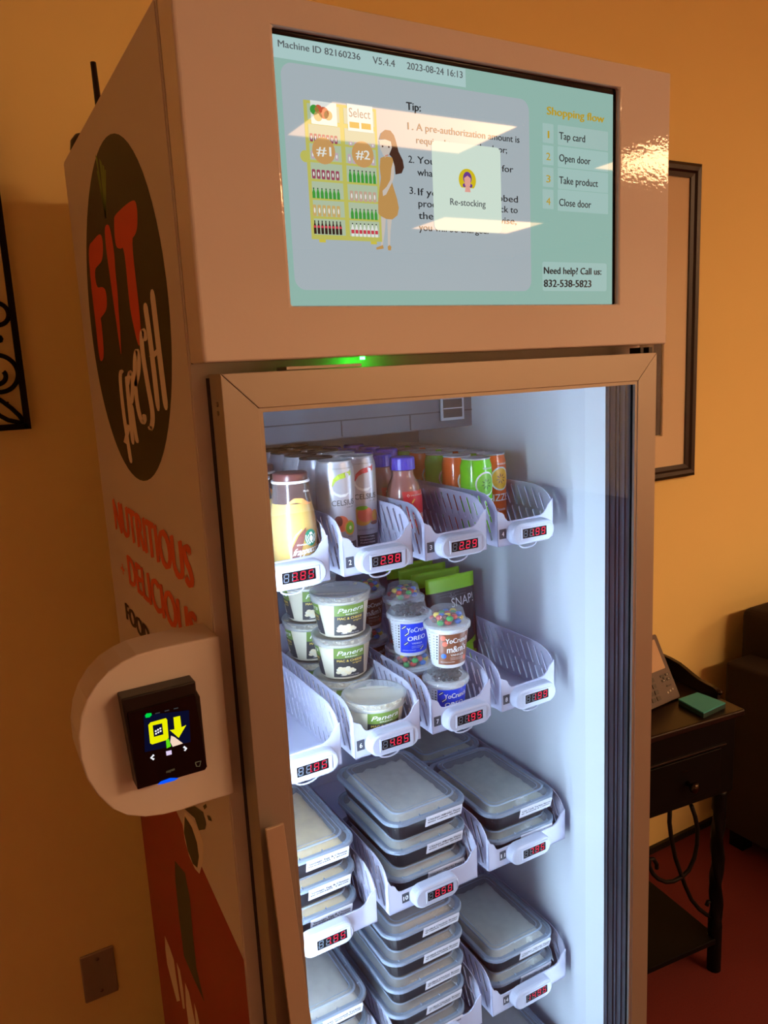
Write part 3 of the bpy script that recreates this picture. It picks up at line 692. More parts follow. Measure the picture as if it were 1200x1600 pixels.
fx = sum(p[0] for p in q['face']) / 9; fz = sum(p[1] for p in q['face']) / 9
for dx in (-.004, .004): b.flat(circ(fx + dx, fz + 0.002, .0011, n=8), sf(Y5 - 0.0003), 0)
b.flat([(fx - .001, fz - .007), (fx + .003, fz - .006), (fx + .003, fz - .0068), (fx - .001, fz - .0078)], sf(Y5 - 0.0003), 3)
scr('drawn_shopper', b, ['s_hair', 's_skin', 's_dress', 's_apple'])

# ------------------------------------------------------------------ printed graphics on the left side
SIDE_P = obj('side_panel', MB().box(-0.0012, 0.0, D0 + 0.004, DB - 0.003, 0.025, ZT - 0.004), 'enamel_plain', VM, True)
def sd(x): return lambda y, z: (x, y, z)
X1, X2, X3, X4 = -0.0014, -0.0016, -0.0018, -0.0020
def side(name, mb, mats): return obj(name, mb, mats, SIDE_P, True)
side('logo_disc', MB().flat(circ(0.360, 1.7305, 0.2535, 0.2295, 64), sd(X1)), 'disc_green')
for k in 'FIT': side('logo_letter', MB().flat(chaikin(SIDE[k], 2), sd(X2)), 'logo_red')
b = MB()
for L in SIDE['greens']: b.flat(L, sd(X2))
side('carrot_leaves', b, 'logo_leaf')
b = MB()
for i, L in enumerate(SIDE['fresh']):
    L = chaikin(L, 2, False) if len(L) > 2 else L; n = len(L)
    stroke_scaled(b, L, [0.0058 * (0.35 if n > 2 and (j == 0 or j == n - 1) else 0.75 if n > 2 and (j == 1 or j == n - 2) else 1.0) for j in range(n)], sd(X3 - 0.00002 * i), 0.24)
side('logo_script', b, 'logo_cream')
def sideword(s, y0, y1, z0, z1, m, bold):
    mb = MB(); text(mb, s, lambda u, v: (X2, y0 + (y1 - y0) * u, z0 + (z1 - z0) * v), bold); return side('slogan_text', mb, m)
sideword('NUTRITIOUS', 0.596, 0.118, 1.3915, 1.4480, 'logo_orange', 0.085)
sideword('+', 0.592, 0.562, 1.309, 1.338, 'logo_orange', 0.04)
sideword('DELICIOUS', 0.524, 0.122, 1.309, 1.3620, 'logo_orange', 0.085)
sideword('FOOD', 0.591, 0.411, 1.229, 1.2615, 'logo_black', 0.10)
side('red_field', MB().flat([(D0 + 0.005, 0.03), (D0 + 0.005, 0.9272), (0.209, 0.953), (DB - 0.004, 1.031), (DB - 0.004, 0.03)], sd(X1)), 'graphic_red')
side('bowl_graphic', MB().flat(SIDE['bowl'], sd(X2), 0).flat(SIDE['bowlin'], sd(X3), 1), ['logo_cream', 'bowl_green'])
b = MB()
for L in SIDE['leaf']: b.flat(L, sd(X3))
side('leaf_graphic', b, 'bowl_green')
side('swoosh_graphic', MB().flat(SIDE['swoosh'], sd(X2)), 'bowl_green')
b = MB()
for L in SIDE['white']: b.flat(L, sd(X2))
side('lower_script', b, 'logo_cream')

# ------------------------------------------------------------------ card terminal on the left edge
tp = list(TERM); tp[0] = (-0.0005, 1.3569); tp[1] = (-0.0005, 1.1626)
TERMO = obj('terminal_housing', MB().prism(tp, 0.035, 0.094, lambda u, v, d: (u, d, v)), 'enamel_plain', VM, True, bevel=0.0035, seg=3)
def rdp(poly, y): return MB().flat(poly, sf(y))
obj('card_reader', MB().prism(READER['outer'], 0.0125, 0.036, lambda u, v, d: (u, d, v)), 'black_plastic', TERMO, True, bevel=0.0015)
obj('reader_face', MB().prism(READER['face'], 0.0112, 0.014, lambda u, v, d: (u, d, v)), 'black_gloss', TERMO, True, bevel=0.0006)
YR = 0.0109
obj('reader_display', rdp(READER['nav'], YR), 'r_navy', TERMO, True)
obj('reader_status_light', rdp(READER['green'], YR - .0002), 'r_green', TERMO, True)
b = MB().flat(READER['yel'], sf(YR - .0002), 0); b.flat(READER['hole'], sf(YR - .0004), 1)
hx = [p[0] for p in READER['hole']]; hz = [p[1] for p in READER['hole']]
for i in range(3):
    for j in range(2): b.flat(circ(min(hx) + (max(hx) - min(hx)) * (.25 + .25 * i), min(hz) + 0.003 + 0.003 * j + 0.0008 * i, 0.0011, n=8), sf(YR - .0006), 2)
obj('reader_icon', b, ['r_yellow', 'r_navy', 'r_white'], TERMO, True)
obj('reader_arrow', rdp(READER['arrow'], YR - .0006), 'r_yellow', TERMO, True)
obj('reader_hand', MB().flat(READER['gstrip'], sf(YR - .0002), 1).flat(READER['hand'], sf(YR - .0004), 0), ['r_hand', 'r_lime'], TERMO, True)
obj('reader_menu', rdp(READER['ham'], YR - .0002), 'r_lilac', TERMO, True)
for k in ('lt', 'gt'): obj('reader_chevron', MB().stroke(READER[k][0], 0.0022, sf(YR - .0002)), 'r_white', TERMO, True)
b = MB()
for L in READER['dash']: b.stroke(L, 0.0011, sf(YR - .0002))
obj('reader_dashes', b, 'r_dash', TERMO, True)
obj('reader_blue_light', rdp(READER['blue'], YR - .0004), 'r_blue', TERMO, True)
b = MB(); q = READER['brand']
text(b, 'nayax', lambda u, v: (q[0][0] + (q[1][0] - q[0][0]) * u, YR - .0002, q[3][1] + (q[1][1] - q[3][1]) * u * 0.3 + v * 0.0034), 0.03)
obj('reader_brand', b, 'r_dim', TERMO, True)
obj('reader_card_mark', MB().stroke(READER['card'] + READER['card'][:1], 0.0008, sf(YR + .0014)), 'r_dim', TERMO, True)
obj('reader_tap_mark', MB().stroke(READER['shield'] + READER['shield'][:1], 0.001, sf(YR - .0002)), 'r_dim', TERMO, True)

# ------------------------------------------------------------------ price baskets
BD = 0.41            # depth
def basket_mesh(w, low):
    """floor, two slotted side walls, back and the low front panel; local origin = lower front left corner"""
    b = MB(); T = 0.0024
    b.box(0, w, 0.0, BD, 0, T)
    b.box(0, w, BD - T, BD, T, 0.085)
    prof = [(0, T), (0, 0.045), (0.0012, 0.053), (0.005, 0.0625), (0.011, 0.070), (0.020, 0.0765), (0.032, 0.081), (0.046, 0.083), (0.12, 0.0835), (0.36, 0.0845), (BD - T, 0.085), (BD - T, T)]
    holes = []
    def slot(y, z, L, lean, hw):
        # rounded slanted slot, leaning down towards the front
        d = Vector((-lean, -L)).normalized(); n = Vector((-d.y, d.x)); a = Vector((y, z)); e = a + d * math.hypot(lean, L)
        pts = []
        for i in range(5):
            t_ = PI / 2 - PI * i / 4
            pts.append(a - d * (hw * math.cos(t_)) * -1 * -1 + n * hw * math.sin(t_))
        for i in range(5):
            t_ = -PI / 2 + PI * i / 4
            pts.append(e + d * (hw * math.cos(t_)) + n * hw * math.sin(t_))
        return [(p.x, p.y) for p in pts]
    for k in range(19):
        y = 0.030 + 0.0182 * k
        zt = min(0.0745, 0.060 + 0.5 * max(0, y - 0.014)) if y < 0.046 else 0.0745
        holes.append(slot(y, zt, 0.029, 0.0135, 0.0026))
        holes.append(slot(y - 0.002, 0.0375, 0.027, 0.0120, 0.0026))
    TS = 0.0013
    v, f = curve_fill(prof, holes, TS)
    for x in (TS / 2, w - TS / 2): b.add([(x + p[2], p[0], p[1]) for p in v], f)
    fr = [(T, T)] + [(0.0, 0.058 if low > 0.036 else 0.060), (0.0055, low + 0.0165), (0.009, low + 0.0155), (0.0125, low + 0.0125), (0.0155, low + 0.006), (0.0195, low + 0.0015), (0.0245, low),
          (w - 0.027, low + 0.0015), (w - 0.020, low + 0.0045), (w - 0.0145, low + 0.010), (w - 0.0105, low + 0.017), (w - 0.006, low + 0.0205), (w, low + 0.0255), (w, 0), (0, 0)]
    b.prism(fr[1:], 0.0, T, lambda u, vv, d: (u, d, vv))
    return b.mesh('basket_body', ['basket_white'])
BM = {}
def seg_geom(on, off, x, z, w, h, lit):
    t = 0.0014; sl = 0.10
    def q(x0, x1, z0, z1): return [(x + a + sl * c, z + c) for a, c in ((x0, z0), (x1, z0), (x1, z1), (x0, z1))]
    S7 = dict(a=q(t * .8, w - t * .8, h - t, h), g=q(t * .8, w - t * .8, h / 2 - t / 2, h / 2 + t / 2), d=q(t * .8, w - t * .8, 0, t),
              f=q(0, t, h / 2 + t * .4, h - t * .5), b=q(w - t, w, h / 2 + t * .4, h - t * .5), e=q(0, t, t * .5, h / 2 - t * .4), c=q(w - t, w, t * .5, h / 2 - t * .4))
    for k, L in S7.items(): (on if k in lit else off).append(L)
DIG = {'0': 'abcdef', '1': 'bc', '2': 'abged', '3': 'abgcd', '4': 'fgbc', '5': 'afgcd', '6': 'afgedc', '7': 'abc', '8': 'abcdefg', '9': 'abcdfg', ' ': ''}
def basket(col_x, z, w, low, podx, num, digits, label):
    t = thing('price_basket', label, 'basket', (col_x, 0.160, z), 0, 'white slotted price baskets')
    key = (w, low)
    if key not in BM: BM[key] = basket_mesh(w, low)
    obj('basket_body', BM[key], 'basket_white', t)
    # capsule-shaped display pod
    pw, ph, cz = 0.0862, 0.0362, 0.0183; wo = 0.0185 if w < 0.14 else 0.0235
    def cap(sh, y):
        r = ph / 2 - sh
        L = [(podx + pw - ph / 2 + r * math.cos(-PI / 2 + PI * i / 14), cz + r * math.sin(-PI / 2 + PI * i / 14)) for i in range(15)]
        L += [(podx + ph / 2 + r * math.cos(PI / 2 + PI * i / 14), cz + r * math.sin(PI / 2 + PI * i / 14)) for i in range(15)]
        return [(p[0], y, p[1]) for p in L]
    pod = MB().loft([cap(0, 0.0), cap(0.0006, -0.012), cap(0.0018, -0.0155), cap(0.0042, -0.017)], 0, False, True, True)
    po = obj('display_pod', pod, 'pod_white', t, bevel=0.0)
    wx0, wx1, wz0, wz1 = podx + wo, podx + wo + 0.0487, 0.0110, 0.0262
    obj('bezel', MB().loft([[(p[0], y, p[1]) for p in rrect(wx0 - e, wx1 + e + r_, wz0 - e, wz1 + e, 0.001, 3)] for e, r_, y in ((0.003, 0.004, -0.0168), (0.0024, 0.0034, -0.0180), (0.0, 0.0, -0.0180), (0.0, 0.0, -0.0166))], 0, False, False, False), 'pod_white', po)
    on, off = [], []
    for i, ch in enumerate(digits):
        seg_geom(on, off, wx0 + 0.0018 + 0.0119 * i, wz0 + 0.0018, 0.0076, 0.0116, DIG[ch])
    dots = [(wx0 + 0.0018 + 0.0119 * 1 + 0.0088, wz0 + 0.0020)]
    mo, mf = MB(), MB(); fn = lambda u, v: (u, -0.0177, v)
    for L in on: mo.flat(L, fn)
    mo.flat(circ(dots[0][0], dots[0][1] + .0007, 0.0008, n=8), fn)
    mf.box(wx0, wx1, -0.0175, -0.0168, wz0, wz1, 0)
    for L in off: mf.flat(L, fn, 1)
    obj('display_window', mf, ['pod_window', 'seg_off'], po)
    obj('lit_digits', mo, 'seg_on', po)
    if num:
        tx = 0.0034 if w < 0.14 else 0.0235
        tg = obj('number_tag', MB().box(tx, tx + 0.0125, -0.0006, 0.0, 0.0120, 0.0275), 'tag_grey', t)
        n = MB(); wd = 0.0042 * len(num)
        text(n, num, lambda u, v: (tx + 0.00625 - wd / 2 + u * wd, -0.0008, 0.0162 + v * 0.0074), 0.05)
        obj('tag_number', n, 'tag_white', tg)
    # white finger loop under the pod
    if w < 0.14:
        obj('pull_loop', MB().tube([(podx + 0.036 + 0.017 * math.cos(PI + PI * i / 12), -0.008, 0.0005 + 0.0075 * math.sin(PI + PI * i / 12)) for i in range(13)], 0.0013, 8), 'pod_white', t)
    return t
XN = [0.0862 + 0.1347 * k for k in range(4)]
XW = [0.0725, 0.2634, 0.4555]
WN, WW = 0.1128, 0.169
for k, (num, dg, lb) in enumerate([('', ' 385', 'white slotted basket priced 3.85 holding the cream coffee bottles'), ('2', ' 298', 'white slotted basket numbered 2 priced 2.98 holding the slim white cans'),
                                   ('3', ' 229', 'white slotted basket numbered 3 priced 2.29 holding the blue-capped bottles'), ('4', ' 199', 'white slotted basket numbered 4 priced 1.99 holding green and orange cans')]):
    basket(XN[k], ROWZ[0], WN, 0.0380, 0.0166, num, dg, lb)
for k, (num, dg, lb) in enumerate([('', ' 195', 'empty white slotted basket beside the door frame, left of the pasta cups'), ('6', ' 485', 'white slotted basket numbered 6 priced 4.85 holding the pasta cups'),
                                   ('7', ' 195', 'white slotted basket numbered 7 holding the domed yogurt cups'), ('8', ' 199', 'white slotted basket numbered 8 holding black and green pouches')]):
    basket(XN[k], ROWZ[1], WN, 0.0380, 0.0166, num, dg, lb)
for k, (num, dg, lb) in enumerate([('', ' 795', 'white wide basket at the left holding three meal boxes under a large egg breakfast lid'), ('10', ' 850', 'white wide basket numbered 10 priced 8.50 holding three meal boxes'),
                                   ('11', ' 795', 'white wide basket numbered 11 priced 7.95 by the right fridge wall')]):
    basket(XW[k], ROWZ[2], WW, 0.0320, 0.0365, num, dg, lb)
for k, (num, dg, lb) in enumerate([('', ' 895', 'white wide basket at the lower left holding the lowest left meal boxes'), ('13', ' 895', 'white wide basket under basket 10 holding five stacked meal boxes'),
                                   ('14', '1495', 'white wide basket numbered 14 priced 14.95 by the right fridge wall')]):
    basket(XW[k], ROWZ[3], WW, 0.0320, 0.0365, num, dg, lb)
basket(XW[2], ROWZ[4], WW, 0.0320, 0.0365, '17', ' 895', 'white wide basket below basket 14, cut by the bottom edge of the photo')

FL = 0.0026     # basket floor thickness
# ------------------------------------------------------------------ cans and bottles (local origin = base centre)
def can_profile(r, h):
    return [(r * .72, 0.0), (r * .80, 0.0012), (r * .97, 0.006), (r, 0.010), (r, h - 0.016), (r * .985, h - 0.012), (r * .90, h - 0.004), (r * .885, h - 0.0015)]
def can_lid(r, h, m, root):
    b = MB()
    b.lathe([(r * .885, h - 0.0025), (r * .915, h - 0.0012), (r * .915, h), (r * .86, h + 0.0002), (r * .84, h - 0.0022), (r * .30, h - 0.0018), (0.0002, h - 0.0018)], 32, cap0=False)
    b.prism(circ(0, -r * .28, r * .30, r * .42, 20), h - 0.0017, h - 0.0009, lambda u, v, d: (u, v, d))
    b.prism(circ(0, r * .34, r * .26, r * .34, 18), h - 0.0019, h - 0.0012, lambda u, v, d: (u, v, d))
    return obj('lid', b, m, root)
CR, CH = 0.0285, 0.1530
def make_slim_can(fruit, shade):
    t = thing('slim_can', '', 'can')
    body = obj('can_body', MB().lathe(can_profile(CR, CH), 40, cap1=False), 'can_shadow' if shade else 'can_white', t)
    can_lid(CR, CH, 'alu_shade' if shade else 'alu_lid', t)
    w = Wrap(CR, -92)
    b = MB()
    w.word(b, 'CELSIUS', 0.0, 0.0890, 0.0365, 0.0085, 0, 0.008)
    w.word(b, 'LIVE FIT', 0.010, 0.0845, 0.012, 0.0022, 0)
    w.word(b, '12 FL OZ ESSENTIAL ENERGY', 0.0, 0.1420, 0.034, 0.0018, 0)
    w.patch(b, -0.024, 0.020, 0.0170, 0.0340, 0, 14)
    for i, s in enumerate(('ESSENTIAL', 'ENERGY+', 'FUNCTION')): w.word(b, s, -0.001, 0.0295 - 0.0045 * i, 0.024, 0.0024, 1, 0.005, 0.0003)
    w.disc(b, -0.013, 0.0090, 0.0052, 0.0052, 0); w.word(b, '7', -0.013, 0.0070, 0.0030, 0.0045, 1, 0.01, 0.0003)
    w.word(b, 'ESSENTIAL', 0.006, 0.0065, 0.021, 0.0050, 2)
    w.word(b, 'SPARKLING', -0.002, 0.0400, 0.028, 0.0034, 2)
    obj('print', b, ['ink_dark', 'ink_white', 'ink_grey'], t)
    b = MB()
    w.ribbon(b, [(-0.0165, 0.1175), (-0.0130, 0.1260), (-0.0060, 0.1310), (0.0020, 0.1325), (0.0120, 0.1345), (0.0140, 0.1395)], [0.0015, 0.0050, 0.0070, 0.0078, 0.0070, 0.001], 0)
    w.ribbon(b, [(-0.0165, 0.1165), (-0.0160, 0.1110), (-0.0120, 0.1060), (-0.0050, 0.1030), (0.0030, 0.1035), (0.0090, 0.1065)], [0.0010, 0.0026, 0.0034, 0.0040, 0.0040, 0.0012], 1)
    obj('swoosh_mark', b, ['ink_lime' if fruit == 'kiwi' else 'ink_red', 'ink_white'], t)
    b = MB()
    if fruit == 'kiwi':
        w.disc(b, -0.006, 0.0620, 0.0115, 0.0120, 0); w.disc(b, -0.010, 0.0660, 0.0060, 0.0080, 3, 0.0002)
        w.disc(b, 0.0075, 0.0550, 0.0092, 0.0110, 1, 0.0003); w.disc(b, 0.0075, 0.0550, 0.0070, 0.0086, 4, 0.0005); w.disc(b, 0.0075, 0.0550, 0.0022, 0.0030, 2, 0.0007)
    else:
        w.disc(b, -0.007, 0.0630, 0.0160, 0.0150, 1); w.disc(b, -0.003, 0.0650, 0.0125, 0.0115, 0, 0.0002); w.disc(b, -0.008, 0.0755, 0.0090, 0.0032, 4, 0.0003)
        w.disc(b, 0.0135, 0.0600, 0.0078, 0.0110, 0, 0.0004); w.disc(b, 0.0135, 0.0620, 0.0058, 0.0080, 1, 0.0006); w.disc(b, 0.0120, 0.0510, 0.0075, 0.0028, 3, 0.0005)
    obj('fruit_print', b, ['peach', 'mango', 'kiwi_core', 'label_brown', 'kiwi'], t)
    return t
z1 = ROWZ[0] + FL
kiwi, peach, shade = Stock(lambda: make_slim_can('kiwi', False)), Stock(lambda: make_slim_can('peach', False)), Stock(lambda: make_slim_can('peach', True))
kiwi.put((0.2525, 0.2380, z1), 0, 'slim white can with kiwi print at the front of basket 2', 'slim white cans')
peach.put((0.3036, 0.2645, z1), 0, 'slim white can with red swoosh and mango print, front right of basket 2', 'slim white cans')
kiwi.put((0.3030, 0.3240, z1), 0.25, 'slim white can with bare silver top behind the mango can', 'slim white cans')
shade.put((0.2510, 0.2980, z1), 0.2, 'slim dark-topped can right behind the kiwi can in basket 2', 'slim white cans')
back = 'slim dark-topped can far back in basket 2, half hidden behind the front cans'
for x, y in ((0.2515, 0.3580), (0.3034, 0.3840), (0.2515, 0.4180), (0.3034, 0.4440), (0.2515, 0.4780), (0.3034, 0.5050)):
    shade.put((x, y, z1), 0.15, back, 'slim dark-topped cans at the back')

def make_coffee():
    t = thing('coffee_bottle', '', 'bottle')
    r = [(0.0240, 0.0), (0.0300, 0.002), (0.0318, 0.008), (0.0320, 0.060), (0.0315, 0.078), (0.0297, 0.094), (0.0272, 0.108), (0.0254, 0.120), (0.0245, 0.130), (0.0238, 0.1365)]
    def rf(z):
        for (r0, a), (r1, b_) in zip(r, r[1:]):
            if a <= z <= b_: return r0 + (r1 - r0) * (z - a) / (b_ - a)
        return r[-1][0]
    lo = [p for p in r if p[1] <= 0.1081]; hi = [(rf(0.108), 0.108)] + [p for p in r if p[1] > 0.109]
    obj('drink_body', MB().lathe(lo, 44, cap1=False), 'coffee', t)
    obj('bottle_neck', MB().lathe(hi, 44, cap0=False, cap1=False), 'coffee_neck', t)
    sk = MB().lathe([(a + 0.0012, z) for a, z in r[1:]], 44, cap0=False, cap1=False)
    obj('glass_skin', sk, 'bottle_clear', t)
    cp = MB().lathe([(0.0262, 0.1352), (0.0262, 0.1385)], 40, 1)
    cp.lathe([(0.0240, 0.1385), (0.0240, 0.1470), (0.0225, 0.1482), (0.0002, 0.1482)], 40, 0, cap0=False)
    obj('cap', cp, ['coffee_cap', 'cup_white'], t)
    w = Wrap(rf, -86, 0.0018)
    b = MB()
    w.ribbon(b, [(-0.020, 0.108), (-0.008, 0.1130), (0.002, 0.1115), (0.010, 0.1075), (0.018, 0.1065)], [0.001, 0.006, 0.007, 0.004, 0.001], 0, -0.001)
    obj('neck_swirl', b, 'coffee_swirl', t)
    b = MB()
    w.ribbon(b, [(-0.0130, 0.0100), (-0.0135, 0.0300), (-0.0120, 0.0480), (-0.0050, 0.0640), (0.0020, 0.0760)], [0.012, 0.013, 0.0125, 0.009, 0.0005], 0)
    w.ribbon(b, [(-0.0200, 0.0100), (-0.0205, 0.0350), (-0.0190, 0.0540), (-0.0120, 0.0670), (-0.0040, 0.0740)], [0.002, 0.002, 0.002, 0.0018, 0.0005], 1, 0.0001)
    obj('label_sweep', b, ['label_brown', 'ink_white'], t)
    b = MB()
    w.word(b, 'frappuccino', 0.003, 0.0405, 0.043, 0.0095, 0, 0.07, 0.0003, 0.10, 0.004); w.word(b, 'STARBUCKS', -0.003, 0.0520, 0.018, 0.0022, 0, 0.01, 0.0003); w.word(b, 'COFFEE DRINK', 0.015, 0.0290, 0.016, 0.0018, 0, 0.0, 0.0003)
    w.word(b, 'Mocha', 0.010, 0.1225, 0.010, 0.0036, 0, 0.01, 0.0003)
    obj('label_text', b, 'ink_white', t)
    b = MB(); cu, cz = 0.0085, 0.0610
    w.disc(b, cu, cz, 0.0098, 0.0116, 0)
    w.disc(b, cu, cz - 0.0010, 0.0030, 0.0042, 1, 0.0003); w.disc(b, cu, cz + 0.0058, 0.0026, 0.0020, 1, 0.0003)
    for s in (-1, 1):
        w.ribbon(b, [(cu + s * 0.0034, cz + 0.0046), (cu + s * 0.0052, cz + 0.0012), (cu + s * 0.0046, cz - 0.0030), (cu + s * 0.0030, cz - 0.0070)], 0.0013, 1, 0.0003)
        w.ribbon(b, [(cu + s * 0.0076, cz + 0.0046), (cu + s * 0.0080, cz - 0.0010), (cu + s * 0.0062, cz - 0.0062)], 0.0014, 1, 0.0003)
    w.ribbon(b, [(cu - 0.0024, cz - 0.0080), (cu, cz - 0.0050), (cu + 0.0024, cz - 0.0080)], 0.0016, 1, 0.0003)
    obj('round_emblem', b, ['emblem_green', 'ink_white'], t)
    return t
coffee = Stock(make_coffee)
coffee.put((0.1642, 0.1945, z1), 0, 'cream coffee bottle with brown cap and green emblem, front of the 3.85 basket', 'coffee bottles')
coffee.put((0.1300, 0.2560, z1), -0.1, 'second coffee bottle behind the front one, partly hidden by the door frame', 'coffee bottles')
coffee.put((0.1640, 0.3200, z1), 0.1, 'third coffee bottle deep in the 3.85 basket', 'coffee bottles')

def make_shake():
    t = thing('shake_bottle', '', 'bottle')
    r = [(0.0230, 0.0), (0.0272, 0.003), (0.0285, 0.012), (0.0285, 0.074), (0.0275, 0.084), (0.0245, 0.097), (0.0195, 0.107), (0.0172, 0.112), (0.0168, 0.120)]
    def rf(z):
        for (r0, a), (r1, b_) in zip(r, r[1:]):
            if a <= z <= b_: return r0 + (r1 - r0) * (z - a) / (b_ - a)
        return r[-1][0]
    obj('bottle_body', MB().lathe(r, 40, cap1=False), 'milk_pink', t)
    obj('clear_skin', MB().lathe([(a + 0.0010, z) for a, z in r[2:]] + [(0.0185, 0.1205), (0.0185, 0.1225)], 40, cap0=False, cap1=False), 'bottle_clear', t)
    cp = MB(); n = 48
    L = []
    for rr_, z in ((0.0198, 0.1215), (0.0200, 0.1225), (0.0196, 0.1392), (0.0182, 0.1412)):
        L.append([((rr_ + (0.0003 if i % 2 else 0)) * math.cos(2 * PI * i / n), (rr_ + (0.0003 if i % 2 else 0)) * math.sin(2 * PI * i / n), z) for i in range(n)])
    cp.loft(L, 0, False)
    obj('cap', cp, 'cap_blue', t)
    w = Wrap(rf, -75, 0.0014)
    b = MB(); w.patch(b, -0.0235, 0.0260, 0.0300, 0.0885, 0, 14, 8)
    lb = obj('label', b, 'label_red', t)
    b = MB()
    w.ribbon(b, [(-0.0170, 0.0820), (-0.0150, 0.0842), (-0.0130, 0.0820), (-0.0150, 0.0798), (-0.0170, 0.0820)], 0.0008, 0, 0.0003)
    w.word(b, 'strawberry', 0.004, 0.0810, 0.030, 0.0026, 0, 0.0, 0.0003); w.word(b, 'PROTEIN', 0.002, 0.044, 0.034, 0.008, 0, 0.02, 0.0003)
    w.ribbon(b, [(-0.010, 0.0700), (-0.005, 0.0760)], 0.0022, 1, 0.0003)
    obj('label_text', b, ['ink_white', 'ink_yellow'], lb)
    return t
shake = Stock(make_shake)
shake.put((0.3910, 0.2750, z1), 0, 'blue-capped pink drink bottle with red label at the front of basket 3', 'blue-capped pink bottles')
shake.put((0.3870, 0.3400, z1), 0.1, 'blue-capped pink bottle directly behind the front bottle of basket 3', 'blue-capped pink bottles')
shake.put((0.4380, 0.4080, z1), 0.1, 'blue-capped pink bottle back right in basket 3, beside the rear orange can', 'blue-capped pink bottles')
for x, y in ((0.3860, 0.4020), (0.3860, 0.4640), (0.4380, 0.4700), (0.3860, 0.5260), (0.4380, 0.5320)):
    shake.put((x, y, z1), 0.05, 'blue-capped bottle at the far back of basket 3', 'blue-capped bottles at the back')

SR, SH_ = 0.0265, 0.1290
def make_juice_can(kind):
    t = thing('juice_can', '', 'can')
    obj('can_body', MB().lathe(can_profile(SR, SH_), 40, cap1=False), 'can_' + kind, t)
    can_lid(SR, SH_, 'alu_lid', t)
    w = Wrap(SR, -88)
    b = MB(); cz = 0.0870; cu = 0.0
    w.disc(b, cu, cz, 0.0195, 0.0205, 1); w.disc(b, cu, cz, 0.0168, 0.0178, 0, 0.0002)
    for i in range(8):
        a = 2 * PI * i / 8 + 0.2; w.ribbon(b, [(cu + 0.0030 * math.cos(a), cz + 0.0030 * math.sin(a)), (cu + 0.0062 * math.cos(a), cz + 0.0062 * math.sin(a)), (cu + 0.0095 * math.cos(a), cz + 0.0095 * math.sin(a))], [0.0004, 0.0022, 0.0006], 2, 0.0004)
    obj('fruit_slice', b, ['slice_' + kind, 'ink_white', 'seed_dark' if kind == 'green' else 'label_brown'], t)
    b = MB()
    w.word(b, 'IZZE', 0.001, 0.0490, 0.032, 0.0125, 0, 0.015); w.word(b, 'SPARKLING JUICE', 0.004, 0.1110, 0.020, 0.0030, 0, 0.008)
    w.word(b, 'Lime' if kind == 'green' else 'Clementine', 0.0, 0.0320, 0.018, 0.0050, 0)
    obj('print', b, 'ink_white', t)
    return t
gcan, ocan = Stock(lambda: make_juice_can('green')), Stock(lambda: make_juice_can('orange'))
gj = 'small bright juice cans'
gcan.put((0.5195, 0.2530, z1), 0, 'bright green can with lime slice at the front left of basket 4', gj)
ocan.put((0.5730, 0.2830, z1), 0, 'orange can at the front right of basket 4, behind the green can', gj)
ocan.put((0.5195, 0.3075, z1), 0.1, 'orange can with yellow slice, second in the left row of basket 4', gj)
gcan.put((0.5195, 0.3620, z1), 0.05, 'green can, third in the left row of basket 4', gj)
ocan.put((0.5195, 0.4165, z1), 0.05, 'orange can, fourth in the left row of basket 4', gj)
gcan.put((0.5195, 0.4710, z1), 0.05, 'green can, fifth in the left row of basket 4', gj)
ocan.put((0.5195, 0.5255, z1), 0.05, 'orange can at the far end of the left row of basket 4', gj)
for k in range(5):
    (gcan if k % 2 == 0 else ocan).put((0.5730, 0.3375 + 0.0545 * k, z1), 0.05, 'silver-topped can in the right row of basket 4, only its top showing', 'cans in the right row')

